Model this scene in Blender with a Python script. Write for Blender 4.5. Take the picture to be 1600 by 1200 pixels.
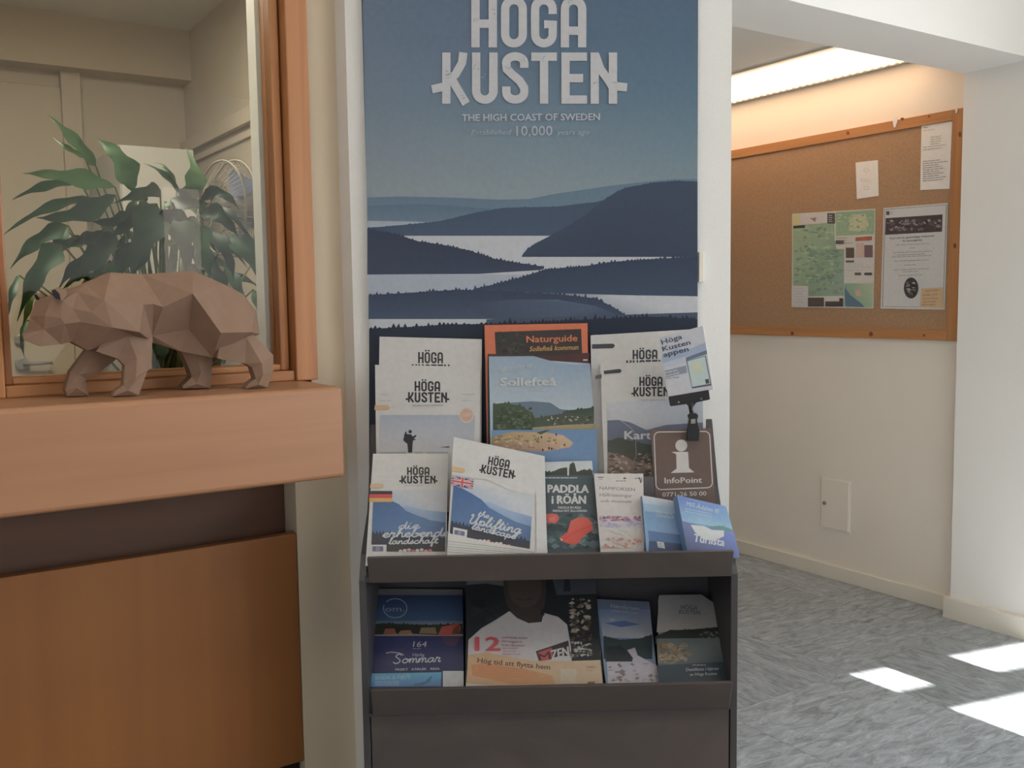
import bpy, math, random
from math import radians, sin, cos, tan, pi, atan2, sqrt
from mathutils import Vector, Matrix
random.seed(7)
scene = bpy.context.scene
for o in list(bpy.data.objects): bpy.data.objects.remove(o)
COL = scene.collection

# ------------------------------------------------------------------ camera, world, sun, exposure
F_PX, CAM_H = 1500.0, 1.30
CAM_M = Matrix.Rotation(radians(-33.5), 3, 'Z') @ Matrix.Rotation(radians(85.0), 3, 'X') @ Matrix.Rotation(radians(-0.8), 3, 'Z')
cd = bpy.data.cameras.new('camera'); cam = bpy.data.objects.new('camera', cd); COL.objects.link(cam)
cd.sensor_width = 36; cd.lens = F_PX / 1600 * 36; cd.clip_start = .02
cam.matrix_world = Matrix.Translation((0, 0, CAM_H)) @ CAM_M.to_4x4()
scene.camera = cam
world = bpy.data.worlds.new('sky'); scene.world = world; world.use_nodes = True
bg = world.node_tree.nodes['Background']; bg.inputs[0].default_value = (.86, .93, 1, 1); bg.inputs[1].default_value = 6.5
SUN_TAN = tan(radians(25))
sd = bpy.data.lights.new('sun', 'SUN'); so = bpy.data.objects.new('sun', sd); COL.objects.link(so)
sd.energy = 60; sd.angle = radians(.25); sd.color = (1, .95, .86)
so.rotation_euler = Vector((0, 1, -SUN_TAN)).to_track_quat('-Z', 'Y').to_euler(); so.location = (3, -6, 6)
scene.view_settings.view_transform = 'Standard'; scene.view_settings.look = 'None'
scene.view_settings.gamma = 1; scene.view_settings.use_curve_mapping = False
scene.view_settings.exposure = 0.0
scene.cycles.use_denoising = True
scene.cycles.max_bounces = 10; scene.cycles.diffuse_bounces = 6; scene.cycles.transparent_max_bounces = 16
scene.cycles.sample_clamp_indirect = 6
W_V = -3.0          # glazed entrance wall behind the camera, turned 13 degrees from the room
W_K = .231
def v_w(u): return W_V-W_K*(u-3.3)
def portal(u0, u1, z0, z1):
    l = bpy.data.lights.new('window_portal', 'AREA'); l.shape = 'RECTANGLE'; l.size = (u1-u0)*1.026; l.size_y = z1-z0
    l.cycles.is_portal = True
    o = bpy.data.objects.new('window_portal', l); COL.objects.link(o)
    o.location = ((u0+u1)/2, v_w((u0+u1)/2)-.02, (z0+z1)/2); o.rotation_euler = (radians(90), 0, -math.atan(W_K))
OPENINGS = [(-2.6, -1.4, 1.0, 1.95), (1.66, 1.925, .15, 2.09), (2.75, 3.5, .12, 2.135), (2.73, 2.88, 2.206, 2.297), (3.155, 3.5, 2.206, 2.297)]
for op in OPENINGS[:3]: portal(*op)
RW = (-2.4, .65, 1.1, 2.6)     # unseen right-wall window, added for more light from the right (v0, v1, z0, z1)
l = bpy.data.lights.new('window_portal', 'AREA'); l.shape = 'RECTANGLE'; l.size = RW[3]-RW[2]; l.size_y = RW[1]-RW[0]; l.cycles.is_portal = True
o = bpy.data.objects.new('window_portal', l); COL.objects.link(o); o.location = (3.57, (RW[0]+RW[1])/2, (RW[2]+RW[3])/2); o.rotation_euler = (0, radians(90), 0)

# ------------------------------------------------------------------ helpers
CAM = Vector((0, 0, CAM_H))
def ray(x, y): return CAM_M @ Vector(((x-800)/F_PX, -(y-600)/F_PX, -1))
def onz(x, y, z): d = ray(x, y); return CAM + d*((z-CAM_H)/d.z)
def onu(x, y, u): d = ray(x, y); return CAM + d*(u/d.x)
def onv(x, y, v): d = ray(x, y); return CAM + d*(v/d.y)
def lin(c): c /= 255.0; return c/12.92 if c <= .04045 else ((c+.055)/1.055)**2.4
def rgb(r, g, b, k=1.0): return tuple(lin(v)/k for v in (r, g, b)) + (1,)

def fit(c, top):
    k = min(1, top/max(c[:3])); return (c[0]*k, c[1]*k, c[2]*k, 1)
MATS = {}
def mat(name, col=(.5,.5,.5,1), rough=.6, noise=0, nscale=(8,8,8), col2=None, bump=0, bscale=200, spec=.4, emit=None, estr=0, metal=0, coords='Object', detail=4, ramp=(.3,.7)):
    if name in MATS: return MATS[name]
    m = bpy.data.materials.new(name); m.use_nodes = True; nt = m.node_tree; b = nt.nodes['Principled BSDF']
    b.inputs['Base Color'].default_value = col; b.inputs['Roughness'].default_value = rough
    b.inputs['Specular IOR Level'].default_value = spec; b.inputs['Metallic'].default_value = metal
    if emit: b.inputs['Emission Color'].default_value = emit; b.inputs['Emission Strength'].default_value = estr
    tc = nt.nodes.new('ShaderNodeTexCoord'); mp = nt.nodes.new('ShaderNodeMapping'); mp.inputs['Scale'].default_value = nscale
    nt.links.new(tc.outputs[coords], mp.inputs[0])
    if col2:
        n = nt.nodes.new('ShaderNodeTexNoise'); n.inputs['Scale'].default_value = 1; n.inputs['Detail'].default_value = detail
        n.inputs['Distortion'].default_value = noise
        nt.links.new(mp.outputs[0], n.inputs['Vector'])
        r = nt.nodes.new('ShaderNodeValToRGB'); r.color_ramp.elements[0].position = ramp[0]; r.color_ramp.elements[1].position = ramp[1]
        r.color_ramp.elements[0].color = col; r.color_ramp.elements[1].color = col2
        nt.links.new(n.outputs['Fac'], r.inputs[0]); nt.links.new(r.outputs[0], b.inputs['Base Color'])
    if bump:
        n2 = nt.nodes.new('ShaderNodeTexNoise'); n2.inputs['Scale'].default_value = bscale; n2.inputs['Detail'].default_value = 2
        nt.links.new(tc.outputs[coords], n2.inputs['Vector'])
        bp = nt.nodes.new('ShaderNodeBump'); bp.inputs['Strength'].default_value = bump; bp.inputs['Distance'].default_value = .002
        nt.links.new(n2.outputs['Fac'], bp.inputs['Height']); nt.links.new(bp.outputs[0], b.inputs['Normal'])
    MATS[name] = m; return m

def tag(o, label=None, cat=None, group=None, kind=None):
    if label: o['label'] = label
    if cat: o['category'] = cat
    if group: o['group'] = group
    if kind: o['kind'] = kind
    return o
def root(name, loc, label=None, cat=None, group=None, kind=None):
    o = bpy.data.objects.new(name, None); COL.objects.link(o); o.location = loc; o.empty_display_size = .05
    return tag(o, label, cat, group, kind)
def wloc(o):
    v = Vector(o.location)
    while o.parent: o = o.parent; v += Vector(o.location)
    return v
def mk(name, verts, faces, m, parent=None, origin=None, smooth=False, bevel=0, seg=2, cols=None):
    base = wloc(parent) if parent else Vector((0,0,0))
    org = Vector(origin) if origin is not None else (base.copy() if parent else Vector(verts[0]))
    me = bpy.data.meshes.new(name); me.from_pydata([tuple(Vector(v)-org) for v in verts], [], faces); me.update()
    if cols:
        at = me.color_attributes.new('print_colour', 'FLOAT_COLOR', 'POINT')
        at.data.foreach_set('color', [c for col in cols for c in col])
    if m: me.materials.append(m)
    if smooth: me.polygons.foreach_set('use_smooth', [True]*len(me.polygons))
    o = bpy.data.objects.new(name, me); COL.objects.link(o)
    if parent: o.parent = parent
    o.location = org - base
    if bevel:
        bm = o.modifiers.new('bevel', 'BEVEL'); bm.width = bevel; bm.segments = seg; bm.limit_method = 'ANGLE'
    return o
BOXF = [(0,3,2,1),(4,5,6,7),(0,1,5,4),(1,2,6,5),(2,3,7,6),(3,0,4,7)]
def boxv(u0, u1, v0, v1, z0, z1, T=None):
    vs = [(u0,v0,z0),(u1,v0,z0),(u1,v1,z0),(u0,v1,z0),(u0,v0,z1),(u1,v0,z1),(u1,v1,z1),(u0,v1,z1)]
    return [T(*p) for p in vs] if T else [Vector(p) for p in vs]
def box(name, u0, u1, v0, v1, z0, z1, m, parent=None, T=None, bevel=0, seg=2):
    vs = boxv(u0,u1,v0,v1,z0,z1,T)
    c = sum((vs[i] for i in range(4)), Vector())/4
    return mk(name, vs, BOXF, m, parent, c if not parent else None, bevel=bevel, seg=seg)
def boxes(name, lst, m, parent=None):
    vs, fs = [], []
    for b in lst:
        n = len(vs); vs += boxv(*b); fs += [tuple(i+n for i in f) for f in BOXF]
    return mk(name, vs, fs, m, parent)
def prism(name, pts, z0, z1, m, parent=None):
    n = len(pts); vs = [Vector((p[0],p[1],z0)) for p in pts] + [Vector((p[0],p[1],z1)) for p in pts]
    fs = [tuple(range(n))[::-1], tuple(range(n,2*n))] + [(i,(i+1)%n,n+(i+1)%n,n+i) for i in range(n)]
    return mk(name, vs, fs, m, parent)
def extrude(name, pts3, off, m, parent=None, bevel=0, origin=None):
    n = len(pts3); off = Vector(off); vs = [Vector(p) for p in pts3] + [Vector(p)+off for p in pts3]
    fs = [tuple(range(n)), tuple(range(n,2*n))[::-1]] + [(i,n+i,n+(i+1)%n,(i+1)%n) for i in range(n)]
    return mk(name, vs, fs, m, parent, origin, bevel=bevel)
def tube(name, path, rad, m, parent=None, n=6, closed=False, origin=None):
    vs, fs = [], []; path = [Vector(p) for p in path]; k = len(path)
    for i, p in enumerate(path):
        a = path[i-1] if (i or closed) else p; b = path[(i+1) % k] if (i < k-1 or closed) else p
        t = (b-a).normalized(); up = Vector((0,0,1)) if abs(t.z) < .9 else Vector((1,0,0))
        s = t.cross(up).normalized(); w = s.cross(t)
        r = rad[i] if isinstance(rad, (list,tuple)) else rad
        vs += [p + (s*cos(2*pi*j/n) + w*sin(2*pi*j/n))*r for j in range(n)]
    for i in range(k if closed else k-1):
        q = (i+1) % k
        fs += [(i*n+j, i*n+(j+1)%n, q*n+(j+1)%n, q*n+j) for j in range(n)]
    if not closed: fs += [tuple(range(n))[::-1], tuple(range((k-1)*n, k*n))]
    return mk(name, vs, fs, m, parent, origin, smooth=True)
def lathe(name, c, axis, prof, m, parent=None, n=24, origin=None):
    axis = Vector(axis).normalized(); up = Vector((0,0,1)) if abs(axis.z) < .9 else Vector((1,0,0))
    s = axis.cross(up).normalized(); w = s.cross(axis); vs, fs = [], []
    for (h, r) in prof: vs += [Vector(c)+axis*h+(s*cos(2*pi*j/n)+w*sin(2*pi*j/n))*r for j in range(n)]
    for i in range(len(prof)-1): fs += [(i*n+j, i*n+(j+1)%n, (i+1)*n+(j+1)%n, (i+1)*n+j) for j in range(n)]
    fs += [tuple(range(n))[::-1], tuple(range((len(prof)-1)*n, len(prof)*n))]
    return mk(name, vs, fs, m, parent, origin, smooth=False)

# ---- flat print: everything printed lies on a real plane of the object, a fraction of a millimetre proud
def print_mat(name='print_ink', rough=.45):
    if name in MATS: return MATS[name]
    m = bpy.data.materials.new(name); m.use_nodes = True; nt = m.node_tree; b = nt.nodes['Principled BSDF']
    a = nt.nodes.new('ShaderNodeAttribute'); a.attribute_name = 'print_colour'
    n = nt.nodes.new('ShaderNodeTexNoise'); n.inputs['Scale'].default_value = 90; n.inputs['Detail'].default_value = 4
    tc = nt.nodes.new('ShaderNodeTexCoord'); nt.links.new(tc.outputs['Object'], n.inputs['Vector'])
    mr = nt.nodes.new('ShaderNodeMapRange'); mr.inputs['To Min'].default_value = .9; mr.inputs['To Max'].default_value = 1.1
    nt.links.new(n.outputs['Fac'], mr.inputs['Value'])
    mx = nt.nodes.new('ShaderNodeVectorMath'); mx.operation = 'SCALE'
    nt.links.new(a.outputs['Color'], mx.inputs[0]); nt.links.new(mr.outputs[0], mx.inputs['Scale'])
    nt.links.new(mx.outputs[0], b.inputs['Base Color']); b.inputs['Roughness'].default_value = rough; b.inputs['Specular IOR Level'].default_value = .35
    MATS[name] = m; return m
class Plane:
    def __init__(s, p0, p1, p2):           # three world points: top left, top right, bottom left
        s.p = Vector(p0); s.n = (Vector(p1)-s.p).cross(Vector(p2)-s.p).normalized()
        if s.n.dot(CAM-s.p) < 0: s.n = -s.n
    def at(s, x, y, off=0):
        d = ray(x, y); t = (s.p-CAM).dot(s.n)/d.dot(s.n); return CAM+d*t+s.n*off
_tc = {}
def text_geo(txt, bold=0.0):
    key = (txt, bold)
    if key in _tc: return _tc[key]
    c = bpy.data.curves.new('lettering', 'FONT'); c.body = txt; c.resolution_u = 2; c.offset = bold; c.dimensions = '2D'; c.fill_mode = 'BOTH'
    o = bpy.data.objects.new('lettering', c); COL.objects.link(o)
    me = bpy.data.meshes.new_from_object(o)
    vs = [(v.co.x, v.co.y) for v in me.vertices]; fs = [tuple(p.vertices) for p in me.polygons]
    bpy.data.objects.remove(o); bpy.data.curves.remove(c); bpy.data.meshes.remove(me)
    _tc[key] = (vs, fs); return vs, fs
class Print:
    def __init__(s, plane, step=.00005, K=.9, top=.50, sat=.8): s.pl, s.v, s.f, s.c, s.off, s.step, s.K, s.top, s.sat = plane, [], [], [], .0004, step, K, top, sat
    def col(s, c):
        q = rgb(c[0], c[1], c[2], s.K); y = .2*q[0]+.7*q[1]+.1*q[2]
        return fit(tuple(v*s.sat+y*(1-s.sat) for v in q[:3])+(1,), s.top)
    def next(s): s.off += s.step
    def poly(s, pts, c, up=True):
        """pts in photo pixels; c one colour or one per point"""
        if up: s.next()
        n = len(s.v); s.v += [s.pl.at(x, y, s.off) for x, y in pts]
        s.c += [s.col(q) for q in (c if isinstance(c[0], (tuple, list)) else [c]*len(pts))]
        s.f.append(tuple(range(n, n+len(pts)))); return s
    def rect(s, x0, y0, x1, y1, c, up=True): return s.poly([(x0,y0),(x1,y0),(x1,y1),(x0,y1)], c, up)
    def strip(s, top, bot, ctop, cbot, up=True):
        """quad strip between two polylines with equally many points"""
        if up: s.next()
        n = len(s.v); k = len(top)
        for q, cc in ((top, ctop), (bot, cbot)):
            s.v += [s.pl.at(x, y, s.off) for x, y in q]; s.c += [s.col(cc)]*k
        s.f += [(n+i, n+i+1, n+k+i+1, n+k+i) for i in range(k-1)]; return s
    def ridge(s, pts, bot, c, c2=None, jag=0, step=4, seed=1, up=True):
        """hill silhouette: polyline of crest points (with tree-top jags) down to the bottom line bot (y or polyline)"""
        rnd = random.Random(seed); top = []
        x0, x1 = pts[0][0], pts[-1][0]
        def ev(P, x):
            for (a, b), (e, g) in zip(P, P[1:]):
                if a <= x <= e: return b+(g-b)*(x-a)/max(1e-6, e-a)
            return P[-1][1] if x > P[-1][0] else P[0][1]
        x = x0; k = 0
        while x < x1:
            top.append((x, ev(pts, x) - (rnd.random()*jag*(1.6 if rnd.random()<.15 else 1) if k % 2 else 0))); x += step*rnd.uniform(.5, 1.3); k += 1
        top.append(pts[-1])
        B = [(x, bot if not isinstance(bot, list) else ev(bot, x)) for x, _ in top]
        B = [(x, max(b, t+.3)) for (x, b), (_, t) in zip(B, top)]
        return s.strip(top, B, c, c2 or c, up)
    def ellipse(s, cx, cy, rx, ry, c, n=20, up=True, rot=0):
        cr, sr = cos(rot), sin(rot)
        return s.poly([(cx+rx*cos(2*pi*i/n)*cr-ry*sin(2*pi*i/n)*sr, cy+rx*cos(2*pi*i/n)*sr+ry*sin(2*pi*i/n)*cr) for i in range(n)], c, up)
    def ring(s, cx, cy, rx, ry, w, c, n=28, a0=0, a1=2*pi):
        T = [(cx+rx*cos(a0+(a1-a0)*i/n), cy+ry*sin(a0+(a1-a0)*i/n)) for i in range(n+1)]
        B = [(cx+(rx-w)*cos(a0+(a1-a0)*i/n), cy+(ry-w)*sin(a0+(a1-a0)*i/n)) for i in range(n+1)]
        return s.strip(T, B, c, c)
    def stroke(s, pts, w, c, up=True):
        if up: s.next()
        L, R = [], []
        for i, p in enumerate(pts):
            a = pts[max(0, i-1)]; b = pts[min(len(pts)-1, i+1)]
            dx, dy = b[0]-a[0], b[1]-a[1]; l = math.hypot(dx, dy) or 1
            k = 1.0
            if 0 < i < len(pts)-1:
                e = (p[0]-a[0], p[1]-a[1]); le = math.hypot(*e) or 1
                k = 1/max(.55, abs((e[0]*dx+e[1]*dy)/(le*l)))
            nx, ny = -dy/l*w/2*k, dx/l*w/2*k
            L.append((p[0]+nx, p[1]+ny)); R.append((p[0]-nx, p[1]-ny))
        n = len(s.v); k = len(L)                       # each stroke climbs a hair, so crossings never coincide
        for q in (L, R):
            s.v += [s.pl.at(x, y, s.off+i*1.5e-6) for i, (x, y) in enumerate(q)]; s.c += [s.col(c)]*k
        s.f += [(n+i, n+i+1, n+k+i+1, n+k+i) for i in range(k-1)]; s.off += 2.5e-5; return s
    def text(s, txt, p0, p1, h, c, bold=.0, shear=0, up=True):
        """baseline from p0 to p1 (photo pixels), capital height h"""
        if up: s.next()
        vs, fs = text_geo(txt)
        if not vs: return s
        xa = min(v[0] for v in vs); xb = max(v[0] for v in vs)
        dx, dy = p1[0]-p0[0], p1[1]-p0[1]; L = math.hypot(dx, dy); ex = (dx/L, dy/L); ey = (ex[1], -ex[0])
        w = bold*h*1.25
        for ox, oy in (((0, 0),) if w == 0 else ((-w, 0), (w, 0), (0, w*.6), (0, -w*.6))):     # heavier weights overprinted
            n = len(s.v)
            for vx, vy in vs:
                a = (vx-xa)/(xb-xa)*L + shear*vy/.7*h + ox; b = vy/.7*h + oy
                s.v.append(s.pl.at(p0[0]+ex[0]*a+ey[0]*b, p0[1]+ex[1]*a+ey[1]*b, s.off))
            s.c += [s.col(c)]*len(vs); s.f += [tuple(i+n for i in f) for f in fs]; s.off += .00003
        return s
    def lines(s, x0, y0, x1, n, dy, h, c, seed=3, slope=0, centre=False, up=True):
        """body copy too small to read: broken thin rules"""
        if up: s.next()
        rnd = random.Random(seed)
        for k in range(n):
            w = (x1-x0)*(rnd.uniform(.6, 1)); a = x0+((x1-x0)-w)/2 if centre else x0; e = a+w
            while a < e:
                l = min(e-a, rnd.uniform(3, 9)); yy = y0+k*dy
                s.poly([(a, yy+slope*(a-x0)), (a+l*.85, yy+slope*(a+l-x0)), (a+l*.85, yy+h+slope*(a+l-x0)), (a, yy+h+slope*(a-x0))], c, False); a += l
        return s
    def speckle(s, poly_box, n, size, cols, seed=2, slope=0):
        """photographic detail: scattered small facets of colour"""
        s.next(); rnd = random.Random(seed); x0, y0, x1, y1 = poly_box
        for k in range(n):
            cx, cy = rnd.uniform(x0, x1), rnd.uniform(y0, y1); w = size*rnd.uniform(.4, 1.3); h = size*rnd.uniform(.25, .8)
            cx = min(max(cx, x0+w), x1-w); cy = min(max(cy, y0+h), y1-h)
            s.poly([(cx-w, cy+rnd.uniform(-h, h)*.4), (cx, cy-h), (cx+w, cy+rnd.uniform(-h, h)*.4), (cx+rnd.uniform(-w, w)*.4, cy+h)], rnd.choice(cols), False); s.off += 3e-6
        return s
    def build(s, name, parent, m=None):
        return mk(name, s.v, s.f, m or print_mat(), parent, cols=s.c)

# brush-script letters as smooth strokes: x-height 1, ascenders 2, descenders -1
SCRIPT = {
 'a': (1.1, [[(.8,.8),(.5,1),(.15,.7),(.1,.3),(.35,0),(.65,.3),(.82,.95),(.78,.3),(1.0,.05),(1.2,.25)]]),
 'b': (1.0, [[(0,.3),(.3,1.2),(.5,2),(.3,2),(.2,1),(.2,.2),(.5,0),(.85,.3),(.8,.8),(.5,.8),(1.1,.7)]]),
 'c': (.88, [[(.85,.75),(.6,1),(.2,.7),(.12,.25),(.45,0),(.8,.15),(1,.35)]]),
 'd': (1.1, [[(.8,.8),(.5,1),(.15,.7),(.1,.3),(.35,0),(.65,.3),(.95,2),(.85,.4),(1.0,.05),(1.2,.25)]]),
 'e': (.9, [[(0,.3),(.4,.45),(.75,.75),(.55,1),(.2,.75),(.15,.3),(.45,0),(.8,.15),(1,.35)]]),
 'f': (.75, [[(0,.2),(.4,1),(.7,1.9),(.5,2.1),(.35,1.4),(.3,0),(.25,-.9),(.45,-.8),(.45,0),(.8,.3)]]),
 'g': (1.1, [[(.8,.8),(.5,1),(.15,.7),(.1,.3),(.35,0),(.65,.3),(.82,.95),(.75,0),(.55,-.9),(.25,-.8),(.5,-.3),(1.15,.3)]]),
 'h': (1.05, [[(0,.2),(.4,1.2),(.6,2),(.4,2.05),(.25,1),(.2,0),(.3,.6),(.6,1),(.8,.8),(.8,.15),(1,.05),(1.15,.25)]]),
 'i': (.58, [[(0,.3),(.2,.95),(.2,.2),(.4,.02),(.6,.25)], [(.28,1.45),(.36,1.6)]]),
 'l': (.62, [[(0,.2),(.4,1.2),(.55,2),(.35,2.05),(.22,1),(.25,.15),(.45,.02),(.65,.25)]]),
 'm': (1.35, [[(0,.3),(.15,1),(.15,0),(.25,.6),(.5,1),(.62,.7),(.6,0),(.7,.6),(.95,1),(1.08,.7),(1.08,.15),(1.25,.03),(1.4,.25)]]),
 'n': (1.0, [[(0,.3),(.15,1),(.15,0),(.28,.6),(.55,1),(.7,.7),(.7,.15),(.9,.03),(1.05,.25)]]),
 'o': (.98, [[(.5,1),(.15,.7),(.12,.25),(.45,0),(.8,.3),(.75,.8),(.5,1),(.7,.75),(1.05,.8)]]),
 'p': (1.0, [[(.1,.4),(.25,1),(.15,-.9),(.25,.3),(.5,.95),(.8,.75),(.75,.2),(.4,.05),(.7,0),(1.05,.25)]]),
 'r': (.8, [[(0,.3),(.18,1.1),(.28,.9),(.55,.98),(.62,.8),(.5,.3),(.62,.03),(.85,.25)]]),
 's': (.78, [[(.05,.1),(.5,1),(.55,.7),(.65,.2),(.35,0),(.1,.1),(.5,.1),(.85,.3)]]),
 't': (.65, [[(0,.3),(.35,1.7),(.25,.2),(.45,.02),(.7,.25)], [(0,1.15),(.65,1.25)]]),
 'S': (1.25, [[(1.0,1.7),(.8,2.05),(.4,1.95),(.25,1.5),(.6,1.1),(.95,.65),(.8,.1),(.35,-.05),(0,.3)]]),
 'U': (1.4, [[(0,1.6),(.2,2),(.3,1.5),(.2,.4),(.5,0),(.9,.5),(1.1,2),(1.05,.4),(1.25,.05),(1.4,.25)]])}
def smooth(P, n=4):
    out = []
    for i in range(len(P)-1):
        a, b, c, d = P[max(0,i-1)], P[i], P[i+1], P[min(len(P)-1,i+2)]
        for k in range(n):
            t = k/n; out.append(tuple(.5*(2*b[j]+(c[j]-a[j])*t+(2*a[j]-5*b[j]+4*c[j]-d[j])*t*t+(3*b[j]-a[j]-3*c[j]+d[j])*t**3) for j in (0, 1)))
    return out+[P[-1]]
def script(pr, txt, p0, p1, xh, w, c, shear=.25):
    pr.next(); tot = sum(SCRIPT[ch][0] for ch in txt); L = math.hypot(p1[0]-p0[0], p1[1]-p0[1]); k = L/tot
    ex = ((p1[0]-p0[0])/L, (p1[1]-p0[1])/L); ey = (ex[1], -ex[0]); x = 0
    for ch in txt:
        adv, sts = SCRIPT[ch]
        for st in sts:
            q = []
            for a, b in smooth(st):
                A = (x+a)*k+shear*b*xh; B = b*xh; q.append((p0[0]+ex[0]*A+ey[0]*B, p0[1]+ex[1]*A+ey[1]*B))
            pr.stroke(q, w, c, up=False)
        x += adv
# the block-letter title, drawn as strokes in the poster's own pixel frame
def arc(cx, cy, r, ry, a0, a1, n=7): return [(cx+r*cos(radians(a0+(a1-a0)*i/n)), cy-ry*sin(radians(a0+(a1-a0)*i/n))) for i in range(n+1)]
def title_strokes():
    S = []; t = 13; h = t/2
    def y(b, f): return b-80*f
    b1, b2 = 74.5, 162.5
    for x in (743, 770): S.append([(x, b1), (x, b1-80)])
    S.append([(743, b1-37), (770, b1-37)])
    for (cx, b) in ((803, b1),):
        S.append(arc(cx, b-80+20, 13.7, 13.7, 90, 180)+arc(cx, b-20, 13.7, 13.7, 180, 360, 12)+arc(cx, b-80+20, 13.7, 13.7, 0, 90))
    S.append([(792.5, b1-96), (792.5, b1-85)]); S.append([(813, b1-96), (813, b1-85)])
    S.append([(863.5, b1-52)]+arc(849.7, b1-60, 13.7, 13.7, 0, 180, 10)+arc(849.7, b1-20, 13.7, 13.7, 180, 360, 10)+[(863.5, b1-36), (850, b1-36)])
    S.append([(882.5, b1)]+arc(896, b1-60, 13.5, 13.5, 180, 0, 10)+[(909.5, b1)]); S.append([(882.5, b1-26), (909.5, b1-26)])
    S.append([(697.5, b2), (697.5, b2-80)]); S.append([(724, b2-80), (722, b2-64), (712, b2-46), (702, b2-38)]); S.append([(703, b2-44), (712, b2-28), (728.5, b2)])
    S.append([(744, b2-80), (744, b2-20)]+arc(757.5, b2-20, 13.5, 13.7, 190, 350, 9)+[(771, b2-80)])
    S.append([(819, b2-56)]+arc(805, b2-64, 14, 10, 0, 180, 9)+[(792, b2-54), (800, b2-46), (812, b2-36), (819, b2-25)]+arc(805, b2-18, 14, 11.5, 0, -180, 9)+[(791, b2-27)])
    S.append([(830, b2-73.5), (870, b2-73.5)]); S.append([(850, b2), (850, b2-74)])
    S.append([(883.5, b2), (883.5, b2-80)])
    for q, e in ((73.5, 917), (40, 911), (6.5, 917)): S.append([(878, b2-q), (e, b2-q)])
    S.append([(929, b2), (929, b2-80)]); S.append([(957.5, b2), (957.5, b2-80)]); S.append([(930, b2-76), (938, b2-54), (951, b2-36), (957, b2-26)])
    S.append([(675, b2-22.5), (700, b2-28)]); S.append([(955, b2-28), (979.5, b2-25.5)])
    return S
TITLE = title_strokes()
def title(pr, pL, pR, pT, c, w=1.0, clip_y=None):
    """pL, pR: pixels of the title's lower left and right ends; pT: pixel above pL level with the top of the first row"""
    pr.next()
    def M(p):
        a = (p[0]-675)/304.5; b = (162.5-p[1])/168.0
        return (pL[0]+(pR[0]-pL[0])*a+(pT[0]-pL[0])*b, pL[1]+(pR[1]-pL[1])*a+(pT[1]-pL[1])*b)
    wd = 13*math.hypot(pR[0]-pL[0], pR[1]-pL[1])/304.5*w
    for st in TITLE:
        q = [M(p) for p in st]
        if clip_y is not None and min(p[1] for p in q) > clip_y: continue
        pr.stroke(q, wd, c, up=False)

# ------------------------------------------------------------------ materials
wall_pale = mat('paint_pale_cream', rgb(236,229,219), .75, col2=rgb(232,225,215), nscale=(1.5,1.5,1.5), bump=.15, bscale=350)
wall_cream = mat('paint_cream', rgb(202,188,166), .75, col2=rgb(197,183,161), nscale=(1.5,1.5,1.5), bump=.15, bscale=350)
wall_white = mat('paint_white', rgb(236,235,233), .7, col2=rgb(233,232,230), nscale=(1.5,1.5,1.5), bump=.12, bscale=350)
ceil_white = mat('ceiling_white', rgb(228,226,220), .8, col2=rgb(222,220,214), nscale=(2,2,2))
paper_wall = mat('woven_wallpaper', rgb(224,225,224), .7, col2=rgb(219,220,219), nscale=(300,300,300), bump=.25, bscale=700)
paint_trim = mat('trim_paint', rgb(226,222,212), .45, col2=rgb(221,217,207), nscale=(3,3,3))
wood_ledge = mat('ledge_beech', rgb(166,121,90), .38, col2=rgb(155,111,81), nscale=(1.6,26,26), noise=.6, spec=.45)
wood_frame_v = mat('frame_pine_upright', rgb(178,124,78), .42, col2=rgb(156,102,64), nscale=(40,40,1.5), noise=.5)
wood_frame_h = mat('frame_pine_level', rgb(178,124,78), .42, col2=rgb(158,104,65), nscale=(1.5,40,40), noise=.5)
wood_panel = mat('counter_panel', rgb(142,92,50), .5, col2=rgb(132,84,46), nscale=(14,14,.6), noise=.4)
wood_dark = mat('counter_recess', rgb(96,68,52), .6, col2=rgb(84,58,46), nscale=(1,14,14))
black_kick = mat('kick_black', rgb(28,26,26), .6, col2=rgb(22,21,21), nscale=(9,9,9))
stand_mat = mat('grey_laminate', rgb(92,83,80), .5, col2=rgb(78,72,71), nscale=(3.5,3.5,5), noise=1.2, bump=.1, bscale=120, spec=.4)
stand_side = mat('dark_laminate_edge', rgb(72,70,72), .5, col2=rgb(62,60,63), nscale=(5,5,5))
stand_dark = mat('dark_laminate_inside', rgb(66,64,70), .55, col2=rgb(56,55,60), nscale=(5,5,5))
paper_white = mat('paper_white', rgb(232,230,228), .55, col2=rgb(226,224,222), nscale=(60,60,60))
page_edge = mat('page_edges', rgb(226,222,214), .7, col2=rgb(196,192,184), nscale=(3,3,900))
kraft = mat('kraft_paper', rgb(136,109,91), .8, col2=rgb(129,103,85), nscale=(30,30,30), bump=.05, bscale=500)
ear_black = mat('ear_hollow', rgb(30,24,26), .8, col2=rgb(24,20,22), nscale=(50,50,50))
cork = mat('cork', rgb(176,142,112), .8, col2=rgb(160,128,100), nscale=(120,120,120), bump=.3, bscale=260)
pine_v = mat('board_pine_upright', rgb(190,138,92), .45, col2=rgb(172,120,78), nscale=(50,50,2), noise=.6)
pine_h = mat('board_pine_level', rgb(190,138,92), .45, col2=rgb(172,120,78), nscale=(50,2,50), noise=.6)
leaf_mats = [mat('leaf_green_%d' % i, rgb(*a), .52, col2=rgb(*b), nscale=(22,22,60), spec=.3) for i, (a, b) in enumerate([((34,68,38),(50,88,50)), ((22,48,28),(34,66,38)), ((74,110,66),(94,128,80)), ((70,98,44),(92,118,56))])]
stem_mat = mat('leaf_stem', rgb(70,84,48), .5, col2=rgb(84,96,56), nscale=(30,30,30))
black_plastic = mat('black_plastic', rgb(34,34,40), .35, col2=rgb(30,30,35), nscale=(30,30,30))
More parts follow.
